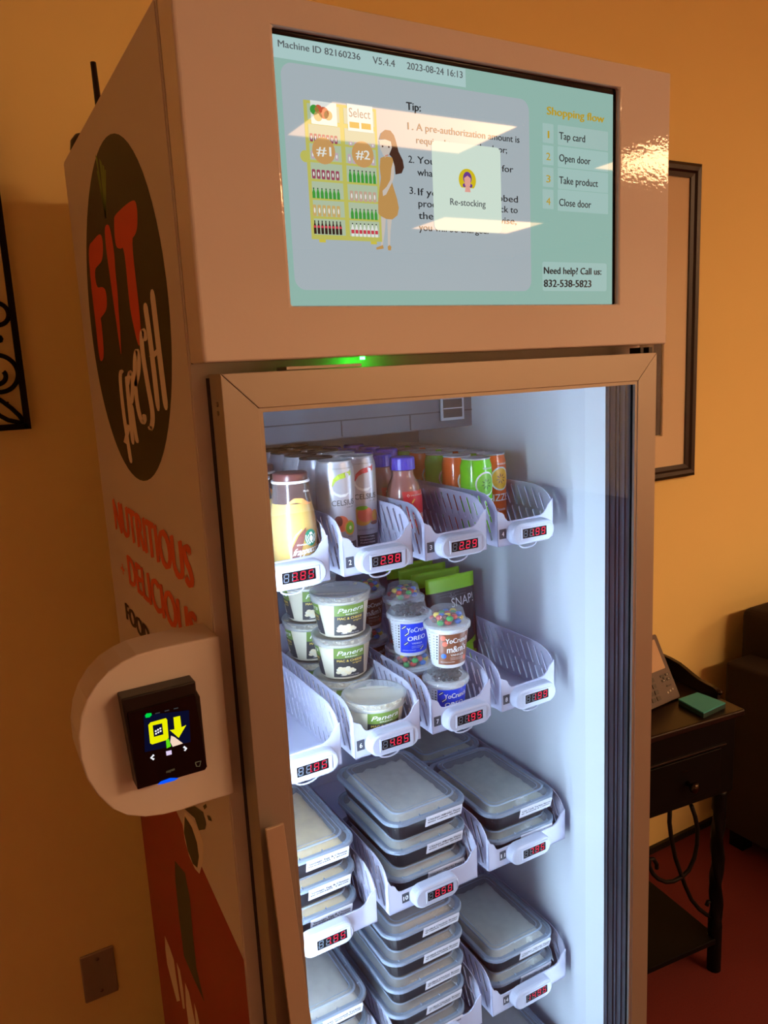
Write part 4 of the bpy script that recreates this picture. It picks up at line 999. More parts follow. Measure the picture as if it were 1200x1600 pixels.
# ------------------------------------------------------------------ pasta cups
def make_pasta():
    t = thing('pasta_cup', '', 'cup')
    H, R0, R1 = 0.0620, 0.0375, 0.0465
    rf = lambda z: R0 + (R1 - R0) * max(0, min(1, z / H))
    obj('cup_body', MB().lathe([(R0 - 0.002, 0.0), (R0, 0.0015), (rf(0.06), 0.060)], 44, cap1=False), 'mac_cream', t)
    b = MB(); n = 9
    for i in range(n * 4):
        a = i * 2.39996; r_ = 0.0045 + 0.038 * math.sqrt(i / (n * 4.0)); x, y = r_ * math.cos(a), r_ * math.sin(a)
        z = 0.0590 + 0.0014 * math.sin(i * 1.7); ang = i * 0.9
        pts = [(x + 0.0055 * math.cos(ang + q), y + 0.0055 * math.sin(ang + q), z) for q in (0, .6, 1.2, 1.8)]
        b.tube(pts, 0.0024, 6)
    b.lathe([(R1 - 0.0035, 0.0575), (0.0002, 0.0580)], 32, cap0=False)
    o = obj('macaroni', b, 'mac_pasta', t); o['kind'] = 'stuff'
    b = MB().lathe([(R1 + 0.0005, 0.0560), (R1 + 0.0026, 0.0566), (R1 + 0.0030, 0.0660), (R1 + 0.0036, 0.0690), (R1 + 0.0022, 0.0700), (R1 - 0.0015, 0.0695), (R1 - 0.0030, 0.0668), (0.0002, 0.0664)], 48, cap0=False, cap1=False)
    obj('lid', b, 'cup_lid', t)
    for az in (-98, -203, 20):
        w = Wrap(rf, az, 0.0005); half = 0.0265
        b = MB()
        w.patch(b, -half, half, 0.0375, 0.0560, 0, 12); w.patch(b, -half, half, 0.0045, 0.0375, 1, 12)
        lb = obj('label', b, ['mac_label_green', 'mac_label_dark'], t)
        b = MB()
        w.word(b, 'Panera', 0.001, 0.0440, 0.044, 0.0080, 0, 0.012, 0.0003, 0.08, 0.002); w.word(b, 'BREAD', 0.002, 0.0395, 0.020, 0.0020, 0, 0.005, 0.0003)
        w.word(b, 'MAC & CHEESE', 0.0, 0.0315, 0.042, 0.0042, 1, 0.015, 0.0003); w.word(b, 'original', 0.012, 0.0272, 0.016, 0.0030, 1, 0.0, 0.0003)
        w.word(b, 'NET WT 8 OZ (226g)', 0.0, 0.0068, 0.030, 0.0018, 0, 0.0, 0.0003)
        obj('label_text', b, ['ink_white', 'ink_yellow'], lb)
        b = MB()
        for i in range(16):
            a = i * 2.4; q = math.sqrt(i / 16); w.disc(b, -0.0075 + 0.0150 * q * math.cos(a), 0.0160 + 0.0062 * q * math.sin(a), 0.0042, 0.0028, i % 2, 0.0003 + 0.00004 * i, 10, 2)
        obj('pasta_picture', b, ['mac_pasta', 'mac_cream'], lb)
    return t
pasta = Stock(make_pasta); z2 = ROWZ[1] + FL; pg = 'pasta cups'; PP = 0.0702
pasta.put((0.2818, 0.2080, z2), 0, 'pasta cup standing alone at the front of basket 6', pg)
nm = ['lowest', 'middle', 'topmost']
for k in range(3): pasta.put((0.2818 + 0.001 * k, 0.3120 - 0.001 * k, z2 + PP * k), (0.0, -0.05, 0.04)[k], '%s pasta cup of the front three-high stack in basket 6' % nm[k], pg)
for k in range(3): pasta.put((0.2735, 0.4160, z2 + PP * k), (0.1, 0.15, 0.1)[k], '%s pasta cup of the rear stack in basket 6, by the door frame' % nm[k], pg)

# ------------------------------------------------------------------ yogurt cups with domes
def make_yogurt(kind):
    t = thing('yogurt_cup', '', 'cup')
    H, R0, R1 = 0.0640, 0.0265, 0.0340
    rf = lambda z: R0 + (R1 - R0) * max(0, min(1, z / H))
    obj('cup_body', MB().lathe([(R0 - 0.0015, 0.0), (R0, 0.0012), (R1, H), (R1 + 0.0022, H + 0.0006), (R1 + 0.0022, H + 0.0022)], 44, cap1=True), 'cup_white', t)
    b = MB().lathe([(R1 + 0.0032, H - 0.0015), (R1 + 0.0034, H + 0.0040), (R1 + 0.0010, H + 0.0056), (R1 - 0.0030, H + 0.0050), (R1 - 0.0034, H + 0.0075), (R1 - 0.0075, H + 0.0255), (R1 - 0.0095, H + 0.0272), (R1 - 0.0110, H + 0.0262), (0.0002, H + 0.0262)], 44, cap0=False, cap1=False)
    obj('dome_lid', b, 'dome_clear', t)
    b = MB().lathe([(R1 + 0.0036, H - 0.0016), (R1 + 0.0038, H + 0.0042), (R1 + 0.0010, H + 0.0058)], 44, cap0=False, cap1=False)
    obj('lid_ring', b, 'cup_lid', t)
    b = MB()
    if kind == 'candy':
        cols = 5
        for i in range(30):
            a = i * 2.39996; q = math.sqrt((i % 15 + .5) / 15.0); z = H + 0.0085 + (0.0072 if i >= 15 else 0)
            r_ = (R1 - 0.0100 - (0.002 if i >= 15 else 0)) * q
            prof = [(0.0002, -0.0040), (0.0040, -0.0032), (0.0060, 0.0), (0.0040, 0.0032), (0.0002, 0.0040)]
            b.lathe(prof, 10, (i * 7 + i // 5) % cols, c=(r_ * math.cos(a), r_ * math.sin(a), z), cap0=False, cap1=False)
        o = obj('candy_topping', b, ['candy_red', 'candy_green', 'candy_blue', 'candy_yellow', 'candy_brown'], t); o['kind'] = 'stuff'
    else:
        for i in range(60):
            a = i * 2.39996; q = math.sqrt((i % 30 + .5) / 30.0); z = H + 0.0068 + (0.0055 if i >= 30 else 0) + 0.0012 * math.sin(i * 2.1)
            r_ = (R1 - 0.0085) * q; s = 0.0032 + 0.0012 * math.sin(i * 5.3)
            x, y = r_ * math.cos(a), r_ * math.sin(a); b.box(x - s, x + s, y - s * .8, y + s * .8, z - s * .6, z + s * .6)
        o = obj('cookie_topping', b, 'cookie', t); o['kind'] = 'stuff'
    w = Wrap(rf, -100, 0.0004)
    b = MB(); w.patch(b, -0.0270, 0.0290, 0.0065, 0.0580, 0, 16); w.patch(b, -0.0490, -0.0270, 0.0065, 0.0580, 1, 8)
    lb = obj('label', b, ['label_blue' if kind == 'cookie' else 'label_cocoa', 'label_pale'], t)
    b = MB()
    w.word(b, 'YoCrunch', 0.004, 0.0435, 0.040, 0.0085, 0, 0.03, 0.0003, 0.0, 0.001)
    if kind == 'cookie':
        w.word(b, 'OREO', 0.001, 0.0290, 0.031, 0.0080, 0, 0.035, 0.0003, 0.0, 0.002); w.word(b, 'VANILLA', 0.001, 0.0220, 0.018, 0.0030, 0, 0.005, 0.0003)
        for cu, cz in ((-0.021, 0.0520), (-0.016, 0.0400), (-0.017, 0.0235), (0.010, 0.0135)):
            w.ribbon(b, [(cu - 0.0032, cz - 0.0025), (cu + 0.0032, cz + 0.0025)], 0.0042, 1, 0.0003); w.ribbon(b, [(cu - 0.0030, cz - 0.0023), (cu + 0.0030, cz + 0.0023)], 0.0012, 0, 0.0005)
    else:
        w.word(b, "m&m's", 0.003, 0.0280, 0.033, 0.0115, 0, 0.03, 0.0003, 0.0, 0.002); w.word(b, 'VANILLA', 0.003, 0.0215, 0.022, 0.0034, 0, 0.01, 0.0003)
        for cu, cz, mi in ((-0.020, 0.0520, 4), (-0.017, 0.0420, 4), (-0.0185, 0.0215, 2), (0.018, 0.0150, 4)):
            w.disc(b, cu, cz, 0.0042, 0.0042, mi, 0.0003)
    for i in range(2): w.word(b, 'LOWFAT YOGURT WITH', 0.003, 0.0175 - 0.0026 * i, 0.022, 0.0013, 0, 0.0, 0.0003)
    w.word(b, 'NATURALLY FLAVORED', -0.012, 0.0105, 0.022, 0.0016, 0, 0.0, 0.0003)
    for i in range(9):
        w.ribbon(b, [(-0.0470, 0.0540 - 0.0048 * i), (-0.0345, 0.0540 - 0.0048 * i)], 0.0018, 3, 0.0003)
        w.ribbon(b, [(-0.0310, 0.0540 - 0.0048 * i), (-0.0285, 0.0540 - 0.0048 * i)], 0.0026, 1, 0.0003)
    obj('label_text', b, ['ink_white', 'ink_dark', 'candy_blue', 'ink_grey', 'peach'], lb)
    return t
yc, yo = Stock(lambda: make_yogurt('candy')), Stock(lambda: make_yogurt('cookie')); yg = 'domed yogurt cups'; YP = 0.0912
yo.put((0.4080, 0.1980, z2), 0, 'blue-labelled domed yogurt cup under the brown one at the front of basket 7', yg)
yc.put((0.4120, 0.1945, z2 + YP), 0, 'brown-labelled yogurt cup with coloured candies on top of the front stack of basket 7', yg)
yc.put((0.3955, 0.2775, z2), 0, 'candy-topped yogurt cup under the blue one in the second stack of basket 7', yg)
yo.put((0.3905, 0.2745, z2 + YP), 0, 'blue-labelled yogurt cup with dark crumbs on top of the second stack of basket 7', yg)
yc.put((0.4290, 0.3560, z2), 0, 'lower yogurt cup of the third stack in basket 7', yg)
yc.put((0.4290, 0.3560, z2 + YP), 0.3, 'candy-topped yogurt cup behind the blue-labelled one, top of the third stack', yg)
yc.put((0.3955, 0.4350, z2), 0, 'lower yogurt cup in the shade at the back left of basket 7', yg)
yc.put((0.3940, 0.4350, z2 + YP), 0.1, 'shaded brown-labelled yogurt cup between the pasta cups and the blue one', yg)

# ------------------------------------------------------------------ pouches
def make_pouch():
    t = thing('snack_pouch', '', 'pouch')
    w, h = 0.109, 0.1705; nx, nz = 12, 16
    def surf(u, v, s):
        bulge = 0.016 * (1 - (2 * u - 1) ** 4) * max(0, (1 - v)) ** 0.6 * (1 if v < 0.8 else (1 - v) / 0.2 * 0.9)
        wr = 0.0010 * math.sin(9 * u + 14 * v)
        y = s * (0.0010 + bulge) + (wr if v < .8 else 0) + 0.010 * v
        return ((u - .5) * w * (1 - 0.02 * math.sin(PI * v)), y, v * h)
    def sheet(v0, v1, mi, mb, n):
        for s in (-1, 1):
            V = [surf(i / nx, v0 + (v1 - v0) * j / n, s) for j in range(n + 1) for i in range(nx + 1)]
            F = [(j * (nx + 1) + i, j * (nx + 1) + i + 1, (j + 1) * (nx + 1) + i + 1, (j + 1) * (nx + 1) + i) for j in range(n) for i in range(nx)]
            mb.add(V, F, mi, True)
        for u in (0, 1):
            V = []; 
            for j in range(n + 1): V += [surf(u, v0 + (v1 - v0) * j / n, -1), surf(u, v0 + (v1 - v0) * j / n, 1)]
            mb.add(V, [(2 * j, 2 * j + 1, 2 * j + 3, 2 * j + 2) for j in range(n)], mi)
    b = MB(); sheet(0.0, 0.84, 0, b, nz)
    obj('pouch_body', b, 'pouch_black', t)
    b = MB(); sheet(0.84, 1.0, 0, b, 4)
    V = [surf(i / nx, 1.0, s) for s in (-1, 1) for i in range(nx + 1)]
    b.add(V, [(i, i + 1, nx + 2 + i, nx + 1 + i) for i in range(nx)], 0)
    obj('green_top', b, 'pouch_green', t)
    fr = lambda lift: (lambda x, z: (x, surf(x / w + .5, z / h, -1)[1] - lift, z))
    b = MB(); f = fr(0.0006)
    text(b, 'SNAP!', lambda u, v: f(-0.004 + u * 0.050, 0.1110 + v * 0.0180 + 0.004 * u), -0.008, 0)
    text(b, 'APPLE CHIPS', lambda u, v: f(-0.030 + u * 0.060, 0.1330 + v * 0.0018), 0, 1); text(b, 'GLUTEN FREE  NON GMO', lambda u, v: f(-0.034 + u * 0.066, 0.1380 + v * 0.0016), 0, 1)
    for a in (0.5, 1.1, 2.0, 2.6): b.stroke([(0.0, 0.128), (0.009 * math.cos(a), 0.128 + 0.011 * math.sin(a))], 0.0012, f, 1)
    text(b, 'TEAR HERE', lambda u, v: f(-0.022 + u * 0.05, 0.1470 + v * 0.002), 0, 2); text(b, 'RESEALABLE ZIPPER', lambda u, v: f(-0.030 + u * 0.068, 0.1435 + v * 0.0016), 0, 2)
    obj('print', b, ['ink_white', 'ink_grey', 'slice_green'], t)
    b = MB()
    n = 8; V = []
    for i in range(n + 1):
        x = -0.045 + 0.090 * i / n; V += [f(x, 0.008), f(x, 0.030 + 0.020 * (i / n) ** 2)]
    b.add(V, [(2 * i, 2 * i + 1, 2 * i + 3, 2 * i + 2) for i in range(n)], 0)
    obj('green_band', b, 'pouch_green', t)
    return t
pouch = Stock(make_pouch)
for k, lb in enumerate(('frontmost black pouch with bright green top in basket 8', 'second green-topped pouch, just behind the front one', 'third green-topped pouch from the front in basket 8', 'rearmost green-topped pouch in basket 8, under basket 3')):
    pouch.put((0.5467 - 0.0015 * k, 0.3740 + 0.045 * k, z2 + 0.0002), 0.0, lb, 'green-topped pouches')

# ------------------------------------------------------------------ meal boxes
LW, LD, BP = 0.152, 0.212, 0.0487
def make_meal(food, sticker):
    t = thing('meal_box', '', 'food container')
    def rl(w, d, r, z): return [(p[0], p[1], z) for p in rrect(-w / 2, w / 2, -d / 2, d / 2, r, 6)]
    b = MB().loft([rl(0.118, 0.178, 0.016, 0.0), rl(0.122, 0.182, 0.018, 0.002), rl(0.140, 0.200, 0.024, 0.0335), rl(0.148, 0.208, 0.027, 0.0350), rl(0.148, 0.208, 0.027, 0.0368), rl(0.138, 0.198, 0.023, 0.0366), rl(0.122, 0.182, 0.018, 0.004)], 0, False, True, True)
    obj('tray', b, 'box_black', t)
    b = MB(); nx, ny = 14, 20; w, d = 0.122, 0.182
    V = [((i / nx - .5) * w, (j / ny - .5) * d, 0.0350 + 0.0024 * math.sin(i * 1.9 + j * .7) * math.cos(j * 1.3 - i * .5) + 0.0010 * math.sin(i * 4.1 + j * 3.3) - (0.012 if i in (0, nx) or j in (0, ny) else 0.002 if i in (1, nx - 1) or j in (1, ny - 1) else 0)) for j in range(ny + 1) for i in range(nx + 1)]
    b.add(V, [(j * (nx + 1) + i, j * (nx + 1) + i + 1, (j + 1) * (nx + 1) + i + 1, (j + 1) * (nx + 1) + i) for j in range(ny) for i in range(nx)], 0, True)
    o = obj('food', b, food, t); o['kind'] = 'stuff'
    ld = MB().loft([rl(0.134, 0.194, 0.022, 0.0376), rl(0.130, 0.190, 0.021, 0.0400), rl(0.122, 0.182, 0.018, 0.0452), rl(0.118, 0.178, 0.016, 0.0468), rl(0.104, 0.164, 0.012, 0.0470), rl(0.102, 0.162, 0.011, 0.0462)], 0, False, False, True)
    lo = obj('lid', ld, 'lid_plastic', t)
    rg = MB().loft([rl(0.1215, 0.1815, 0.0180, 0.0456), rl(0.1190, 0.1790, 0.0170, 0.0472), rl(0.1165, 0.1765, 0.0160, 0.0474), rl(0.1150, 0.1750, 0.0155, 0.0470)], 0, True, False, False)
    rg.loft([rl(0.1050, 0.1650, 0.0125, 0.0470), rl(0.1040, 0.1640, 0.0120, 0.0474), rl(0.1015, 0.1615, 0.0110, 0.0468)], 0, True, False, False)
    obj('lid_ridge', rg, 'lid_rim', lo)
    rm = MB().loft([rl(0.150, 0.210, 0.028, 0.0330), rl(0.152, 0.212, 0.029, 0.0334), rl(0.152, 0.212, 0.029, 0.0378), rl(0.1495, 0.2095, 0.0275, 0.0394), rl(0.1440, 0.2040, 0.025, 0.0394), rl(0.1410, 0.2010, 0.024, 0.0378), rl(0.134, 0.194, 0.022, 0.0376)], 0, False, False, False)
    for k in range(4):
        rm.box(-0.055 + 0.036 * k, -0.0538 + 0.036 * k, -0.1005, -0.0965, 0.0376, 0.0402)
        rm.box(0.0665, 0.0705, -0.07 + 0.045 * k, -0.0688 + 0.045 * k, 0.0376, 0.0402)
    obj('lid_rim', rm, 'lid_rim', t)
    if sticker:
        y0 = -LD / 2 - 0.0006
        st = MB().add([(-0.012, y0, 0.0362), (0.058, y0, 0.0362), (0.058, y0, 0.0330), (-0.012, y0, 0.0330), (0.058, y0 + 0.0045, 0.0165), (-0.012, y0 + 0.0045, 0.0165)], [(0, 1, 2, 3), (3, 2, 4, 5)], 0)
        so = obj('sticker', st, 'sticker', t)
        tx = MB()
        for i, s in enumerate(sticker): text(tx, s, lambda u, v: (-0.008 + u * 0.062, y0 + 0.0002 + 0.0022 * i, 0.0280 - 0.0052 * i + v * 0.0030), 0.05)
        obj('sticker_text', tx, 'ink_dark', so)
    return t
egg = Stock(lambda: make_meal('food_egg', ('Sausage, Egg & Cheese', 'Breakfast Tacos')))
rice = Stock(lambda: make_meal('food_rice', ('Chicken Alfredo Pasta', 'with Garlic Bread')))
turk = Stock(lambda: make_meal('food_rice', ('Lean Ground Turkey', 'Rice and Broccoli')))
dark = Stock(lambda: make_meal('food_dark', ('Grilled Chicken Breast', 'w/ Mashed Sweet Potato')))
grn = Stock(lambda: make_meal('food_green', ('Low Carb Turkey Bacon', 'w/ Broccoli & Cheese')))
mg = 'clear-lidded black meal boxes'
def stack(stock, x, y, row, n, labels, rz=0.0):
    for k in range(n):
        stock.put((x + 0.0008 * math.sin(3.1 * k), y + 0.001 * math.sin(2.3 * k), ROWZ[row] + FL + BP * k), rz + 0.006 * math.sin(1.7 * k), labels[k], mg)
pos3 = ('bottom', 'middle', 'top')
stack(egg, 0.1490, 0.2790, 2, 3, ['%s egg breakfast box of the three beside the door handle' % p for p in pos3])
stack(rice, 0.3545, 0.2760, 2, 3, ['%s meal box of the three in basket 10' % p for p in pos3])
stack(grn, 0.5410, 0.2700, 2, 2, ['%s meal box of the two at the front of basket 11' % p for p in ('lower', 'upper')], -0.01)
stack(grn, 0.5400, 0.4860, 2, 2, ['%s meal box behind the front stack of basket 11, in the shade' % p for p in ('lower', 'upper')])
stack(turk, 0.1590, 0.2860, 3, 3, ['%s turkey meal box of the stack at the lower left corner of the glass' % p for p in pos3])
stack(dark, 0.3350, 0.2660, 3, 5, ['%s meal box of the five stacked under basket 10' % p for p in ('lowest', 'second lowest', 'middle', 'second highest', 'highest')])
stack(rice, 0.5400, 0.2760, 3, 2, ['%s meal box of the two in basket 14' % p for p in ('lower', 'upper')], -0.01)
stack(dark, 0.5400, 0.2760, 4, 3, ['%s meal box below basket 14, near the bottom edge of the photo' % p for p in pos3])

# ------------------------------------------------------------------ telephone table by the back wall (turned a little)
TA = -5.9 * PI / 180
TB = thing('telephone_table', 'small dark wooden side table with drawer and iron scrolls against the orange wall', 'table', (1.427, 0.3752, 0.0), TA)
def tb(name, mb, m, parent=TB, bevel=0.0, label=None): return obj(name, mb, m, parent, False, bevel, label)
TWID, TDEP = 0.405, 0.345
tb('table_top', MB().box(-TWID, 0, 0, TDEP, 0.732, 0.750), 'table_wood', bevel=0.004)
tb('apron', MB().box(-TWID + 0.022, -0.022, 0.010, TDEP - 0.015, 0.528, 0.732), 'table_dark', bevel=0.002)
dr = tb('drawer', MB().box(-TWID + 0.055, -0.075, 0.003, 0.014, 0.550, 0.662), 'table_dark', bevel=0.002)
tb('drawer_molding', MB().box(-TWID + 0.045, -0.055, 0.005, 0.014, 0.664, 0.669), 'table_wood', bevel=0.001)
kb = MB(); kb.lathe([(0.007, 0), (0.005, 0.010), (0.010, 0.016), (0.014, 0.022), (0.013, 0.029), (0.006, 0.033), (0.0005, 0.0335)], 20)
kb.v = [(-0.186 + x, 0.003 - z, 0.596 + y) for x, y, z in kb.v]
tb('knob', kb, 'knob_metal', dr)
tb('drawer_plate', MB().box(-0.206, -0.186, 0.0008, 0.003, 0.630, 0.6325), 'knob_metal', dr)
def leg(x, y):
    L = []
    for k in range(60):
        z = 0.0 + 0.53 * k / 59.0
        tw = k * 0.42 if 0.14 < z < 0.47 else 0; r = 0.0175
        rr_ = []
        for i in range(12):
            a = 2 * PI * i / 12
            q = r * (1 + (0.22 * math.cos(3 * a + tw) - 0.12 if 0.14 < z < 0.47 else 0.05))
            rr_.append((x + q * math.cos(a), y + q * math.sin(a), z))
        L.append(rr_)
    return MB().loft(L, 0, True)
for x in (-TWID + 0.052, -0.052):
    for y in (0.026, TDEP - 0.03): tb('leg', leg(x, y), 'table_dark')
tb('lower_shelf', MB().box(-TWID + 0.05, -0.05, 0.012, TDEP - 0.03, 0.088, 0.104), 'table_dark', bevel=0.002)
for L in SCROLL:
    tb('iron_scroll', MB().tube([(p[0], 0.03, p[1]) for p in L], 0.0055, 8), 'iron')
b = MB().tube([(-0.062 - 0.022 * math.cos(a), 0.03, 0.516 + 0.020 * math.sin(a)) for a in [0.2 + 0.45 * i for i in range(10)]], 0.0045, 8)
tb('iron_scroll', b, 'iron')
gal = [(0.0748, 0.750), (0.0748, 0.766), (0.083, 0.775), (0.095, 0.778), (0.115, 0.7785), (0.140, 0.781), (0.165, 0.787), (0.190, 0.795), (0.215, 0.802), (0.250, 0.8055), (0.290, 0.806), (0.330, 0.806), (0.330, 0.750)]
tb('side_gallery', MB().prism(gal, -0.016, -0.004, lambda u, v, d: (d, u, v)), 'table_wood', bevel=0.001)
tb('side_gallery', MB().prism(gal, -TWID + 0.004, -TWID + 0.016, lambda u, v, d: (d, u, v)), 'table_wood', bevel=0.001)
tb('back_gallery', MB().box(-TWID + 0.016, -0.016, 0.318, 0.330, 0.750, 0.806), 'table_wood', bevel=0.001)
tb('gallery_knob', MB().lathe([(0.0002, -0.008), (0.006, -0.005), (0.008, 0), (0.006, 0.005), (0.0002, 0.008)], 14, c=(-0.010, 0.074, 0.769), cap0=False, cap1=False), 'knob_metal')
TM = Matrix.Translation((1.427, 0.3752, 0)) @ Matrix.Rotation(TA, 4, 'Z')

# sticky note pad
pad = [(-0.122, 0.1029), (-0.0502, 0.109), (-0.0382, 0.0287), (-0.1279, 0.013)]
pc = TM @ Vector((-0.0846, 0.0634, 0.7502))
nt_ = thing('sticky_note_pad', 'teal square pad of sticky notes on the dark side table', 'note pad', pc, TA)
f2 = lambda u, v, d: (u + 0.0846, v - 0.0634, d)
obj('pad_pages', MB().prism(pad, 0.0, 0.0115, f2), 'teal_side', nt_)
obj('top_sheet', MB().prism(pad, 0.0115, 0.0148, f2), 'teal_paper', nt_)

# desk phone on its stand
wv = Vector((-0.984, -0.177, 0.0)).normalized(); sv = Vector((-0.0288, 0.073, 0.148)).normalized(); sv = (sv - wv * sv.dot(wv)).normalized(); nv = wv.cross(sv).normalized()
if nv.y < 0: nv = -nv
p0 = Vector((-0.0912, 0.1274, 0.0))
pt = TM @ Vector((p0.x, p0.y, 0.7502))
ph = thing('desk_phone', 'grey desk phone leaning on its stand beside the teal note pad', 'phone', pt, TA)
def pf(u, v, d): q = wv * u + sv * v + nv * d; return (q.x, q.y, q.z + 0.004)
PWD, PHT = 0.205, 0.172
obj('phone_body', MB().prism(rrect(0, PWD, 0, PHT, 0.006, 4), 0.0, 0.018, pf), 'phone_grey', ph, bevel=0.002)
obj('phone_stand', MB().prism([(0.04, 0.02), (0.16, 0.02), (0.16, 0.11), (0.04, 0.11)], 0.018, 0.03, pf).add([pf(0.04, 0.06, 0.02), pf(0.16, 0.06, 0.02), (pf(0.16, 0, 0.095)[0], pf(0.16, 0, 0.095)[1], 0), (pf(0.04, 0, 0.095)[0], pf(0.04, 0, 0.095)[1], 0), (pf(0.04, 0, 0.07)[0], pf(0.04, 0, 0.07)[1], 0), (pf(0.16, 0, 0.07)[0], pf(0.16, 0, 0.07)[1], 0)], [(0, 1, 2, 3), (0, 1, 5, 4), (4, 5, 2, 3)]), 'black_plastic', ph)
obj('phone_screen', MB().prism(rrect(0.014, 0.128, 0.082, 0.160, 0.002, 3), -0.0008, 0.0, pf), 'phone_screen', ph)
b = MB()
for u, v, w_, h_ in ((0.018, 0.066, .014, .006), (0.018, 0.054, .014, .007), (0.038, 0.066, .014, .006), (0.038, 0.054, .014, .007), (0.034, 0.060, .006, .006), (0.026, 0.038, .018, .0045)):
    b.prism(rrect(u - w_ / 2, u + w_ / 2, v - h_ / 2, v + h_ / 2, 0.002, 3), -0.002, 0.0, pf)
for i in range(3):
    for j in range(4): b.prism(rrect(0.072 + 0.02 * i, 0.086 + 0.02 * i, 0.012 + 0.016 * j, 0.023 + 0.016 * j, 0.002, 3), -0.002, 0.0, pf)
obj('phone_keys', b, 'phone_key', ph)
b = MB()
for u, v in ((0.016, 0.026), (0.027, 0.024), (0.038, 0.022)): b.prism(circ(u, v, 0.0026, n=10), -0.0006, 0.0, pf)
for u, v in ((0.018, 0.066), (0.018, 0.054), (0.038, 0.054)): b.prism(circ(u, v, 0.0018, n=8), -0.0024, -0.002, pf)
obj('phone_icons', b, 'phone_icon', ph)
obj('handset', MB().tube([pf(0.180, 0.010, -0.012), pf(0.182, 0.05, -0.022), pf(0.182, 0.12, -0.022), pf(0.180, 0.160, -0.012)], [0.015, 0.011, 0.011, 0.015], 12), 'black_plastic', ph)

# armchair at the right edge
SF = thing('armchair', 'dark brown upholstered armchair at the right edge beyond the side table', 'armchair', (2.35, 0.40, 0.0))
def sfb(name, x0, x1, y0, y1, z0, z1, bev): return obj(name, MB().box(x0, x1, y0, y1, z0, z1), 'sofa', SF, True, bev, None, 4)
sfb('arm', 1.868, 2.02, -0.10, 0.762, 0.06, 0.650, 0.012)
sfb('arm', 2.74, 2.89, -0.10, 0.762, 0.06, 0.650, 0.012)
sfb('backrest', 1.985, 2.78, 0.60, 0.800, 0.06, 0.800, 0.03)
sfb('seat_base', 2.02, 2.74, -0.08, 0.60, 0.06, 0.30, 0.01)
sfb('seat_cushion', 2.03, 2.73, -0.11, 0.59, 0.30, 0.46, 0.04)
sfb('back_cushion', 2.005, 2.72, 0.46, 0.60, 0.46, 0.900, 0.05)
for x in (1.91, 2.84):
    for y in (-0.05, 0.71): obj('foot', MB().box(x - 0.025, x + 0.025, y - 0.025, y + 0.025, 0, 0.06), 'table_dark', SF, True)

# framed picture on the back wall
FX0, FX1, FZ0, FZ1, FY = 1.00, 1.780, 1.266, 2.180, RY1
PF = thing('picture_frame', 'large dark framed picture with wide cream mat on the orange wall, behind the fridge', 'picture', ((FX0 + FX1) / 2, FY, (FZ0 + FZ1) / 2))
fo = [(FX0, FZ0), (FX1, FZ0), (FX1, FZ1), (FX0, FZ1)]; m_ = 0.038
fi = [(FX0 + m_, FZ0 + m_), (FX1 - m_, FZ0 + m_), (FX1 - m_, FZ1 - m_), (FX0 + m_, FZ1 - m_)]
for k in range(4):
    j = (k + 1) % 4
    def ring(e, y): 
        return [(fo[k][0] + (fi[k][0] - fo[k][0]) * e, y, fo[k][1] + (fi[k][1] - fo[k][1]) * e), (fo[j][0] + (fi[j][0] - fo[j][0]) * e, y, fo[j][1] + (fi[j][1] - fo[j][1]) * e)]
    prof = [(0, FY), (0, FY - 0.022), (0.25, FY - 0.028), (0.55, FY - 0.026), (0.7, FY - 0.020), (1.0, FY - 0.016), (1.0, FY)]
    V = [p for e, y in prof for p in ring(e, y)]
    obj('frame_bar', MB().add(V, [(2 * i, 2 * i + 1, 2 * i + 3, 2 * i + 2) for i in range(len(prof) - 1)] + [tuple(2 * i for i in range(len(prof))), tuple(2 * i + 1 for i in range(len(prof)))]), 'frame_wood', PF, True)
AX0, AX1, AZ0, AZ1 = 1.135, 1.6465, 1.398, 2.050
b = MB(); mo = [(FX0 + m_, FZ0 + m_), (FX1 - m_, FZ0 + m_), (FX1 - m_, FZ1 - m_), (FX0 + m_, FZ1 - m_)]; mi_ = [(AX0, AZ0), (AX1, AZ0), (AX1, AZ1), (AX0, AZ1)]
def lp(L, y): return [(p[0], y, p[1]) for p in L]
b.loft([lp(mo, FY - 0.010), lp(mi_, FY - 0.010), lp([(AX0 + .002, AZ0 + .002), (AX1 - .002, AZ0 + .002), (AX1 - .002, AZ1 - .002), (AX0 + .002, AZ1 - .002)], FY - 0.007)], 0, False, False, False)
obj('mat_board', b, 'mat_board', PF, True)
b = MB().box(AX0 - 0.006, AX1 - 0.0065, FY - 0.0062, FY - 0.004, AZ0 + 0.004, AZ1, 0)
b.box(AX0 + 0.03, AX1 - 0.04, FY - 0.0066, FY - 0.0061, AZ0 + 0.04, AZ1 - 0.04, 1)
obj('art_print', b, ['art_print', 'food_dark'], PF, True)
obj('picture_glass', MB().box(FX0 + m_, FX1 - m_, FY - 0.0145, FY - 0.0138, FZ0 + m_, FZ1 - m_), 'screen_glass', PF, True)

# blank steel plate on the wall, lower left
OP = thing('wall_plate', 'blank steel wall plate with two screws, low on the wall left of the fridge', 'wall plate', (-0.1015, RY1, 0.365))
obj('plate', MB().box(-0.1370, -0.0665, RY1 - 0.006, RY1, 0.3080, 0.4225), 'steel', OP, True, bevel=0.003)
for z in (0.4040, 0.3260):
    L = [[(-0.1018 + r * math.cos(2 * PI * i / 14), RY1 - 0.006 - d, z + r * math.sin(2 * PI * i / 14)) for i in range(14)] for r, d in ((0.0042, 0), (0.0036, 0.0012), (0.0005, 0.0016))]
    s = MB().loft(L, 0, True); s.box(-0.1040, -0.0996, RY1 - 0.0079, RY1 - 0.0074, z - 0.0005, z + 0.0005, 1)
    obj('screw', s, ['screw', 'rubber'], OP, True)

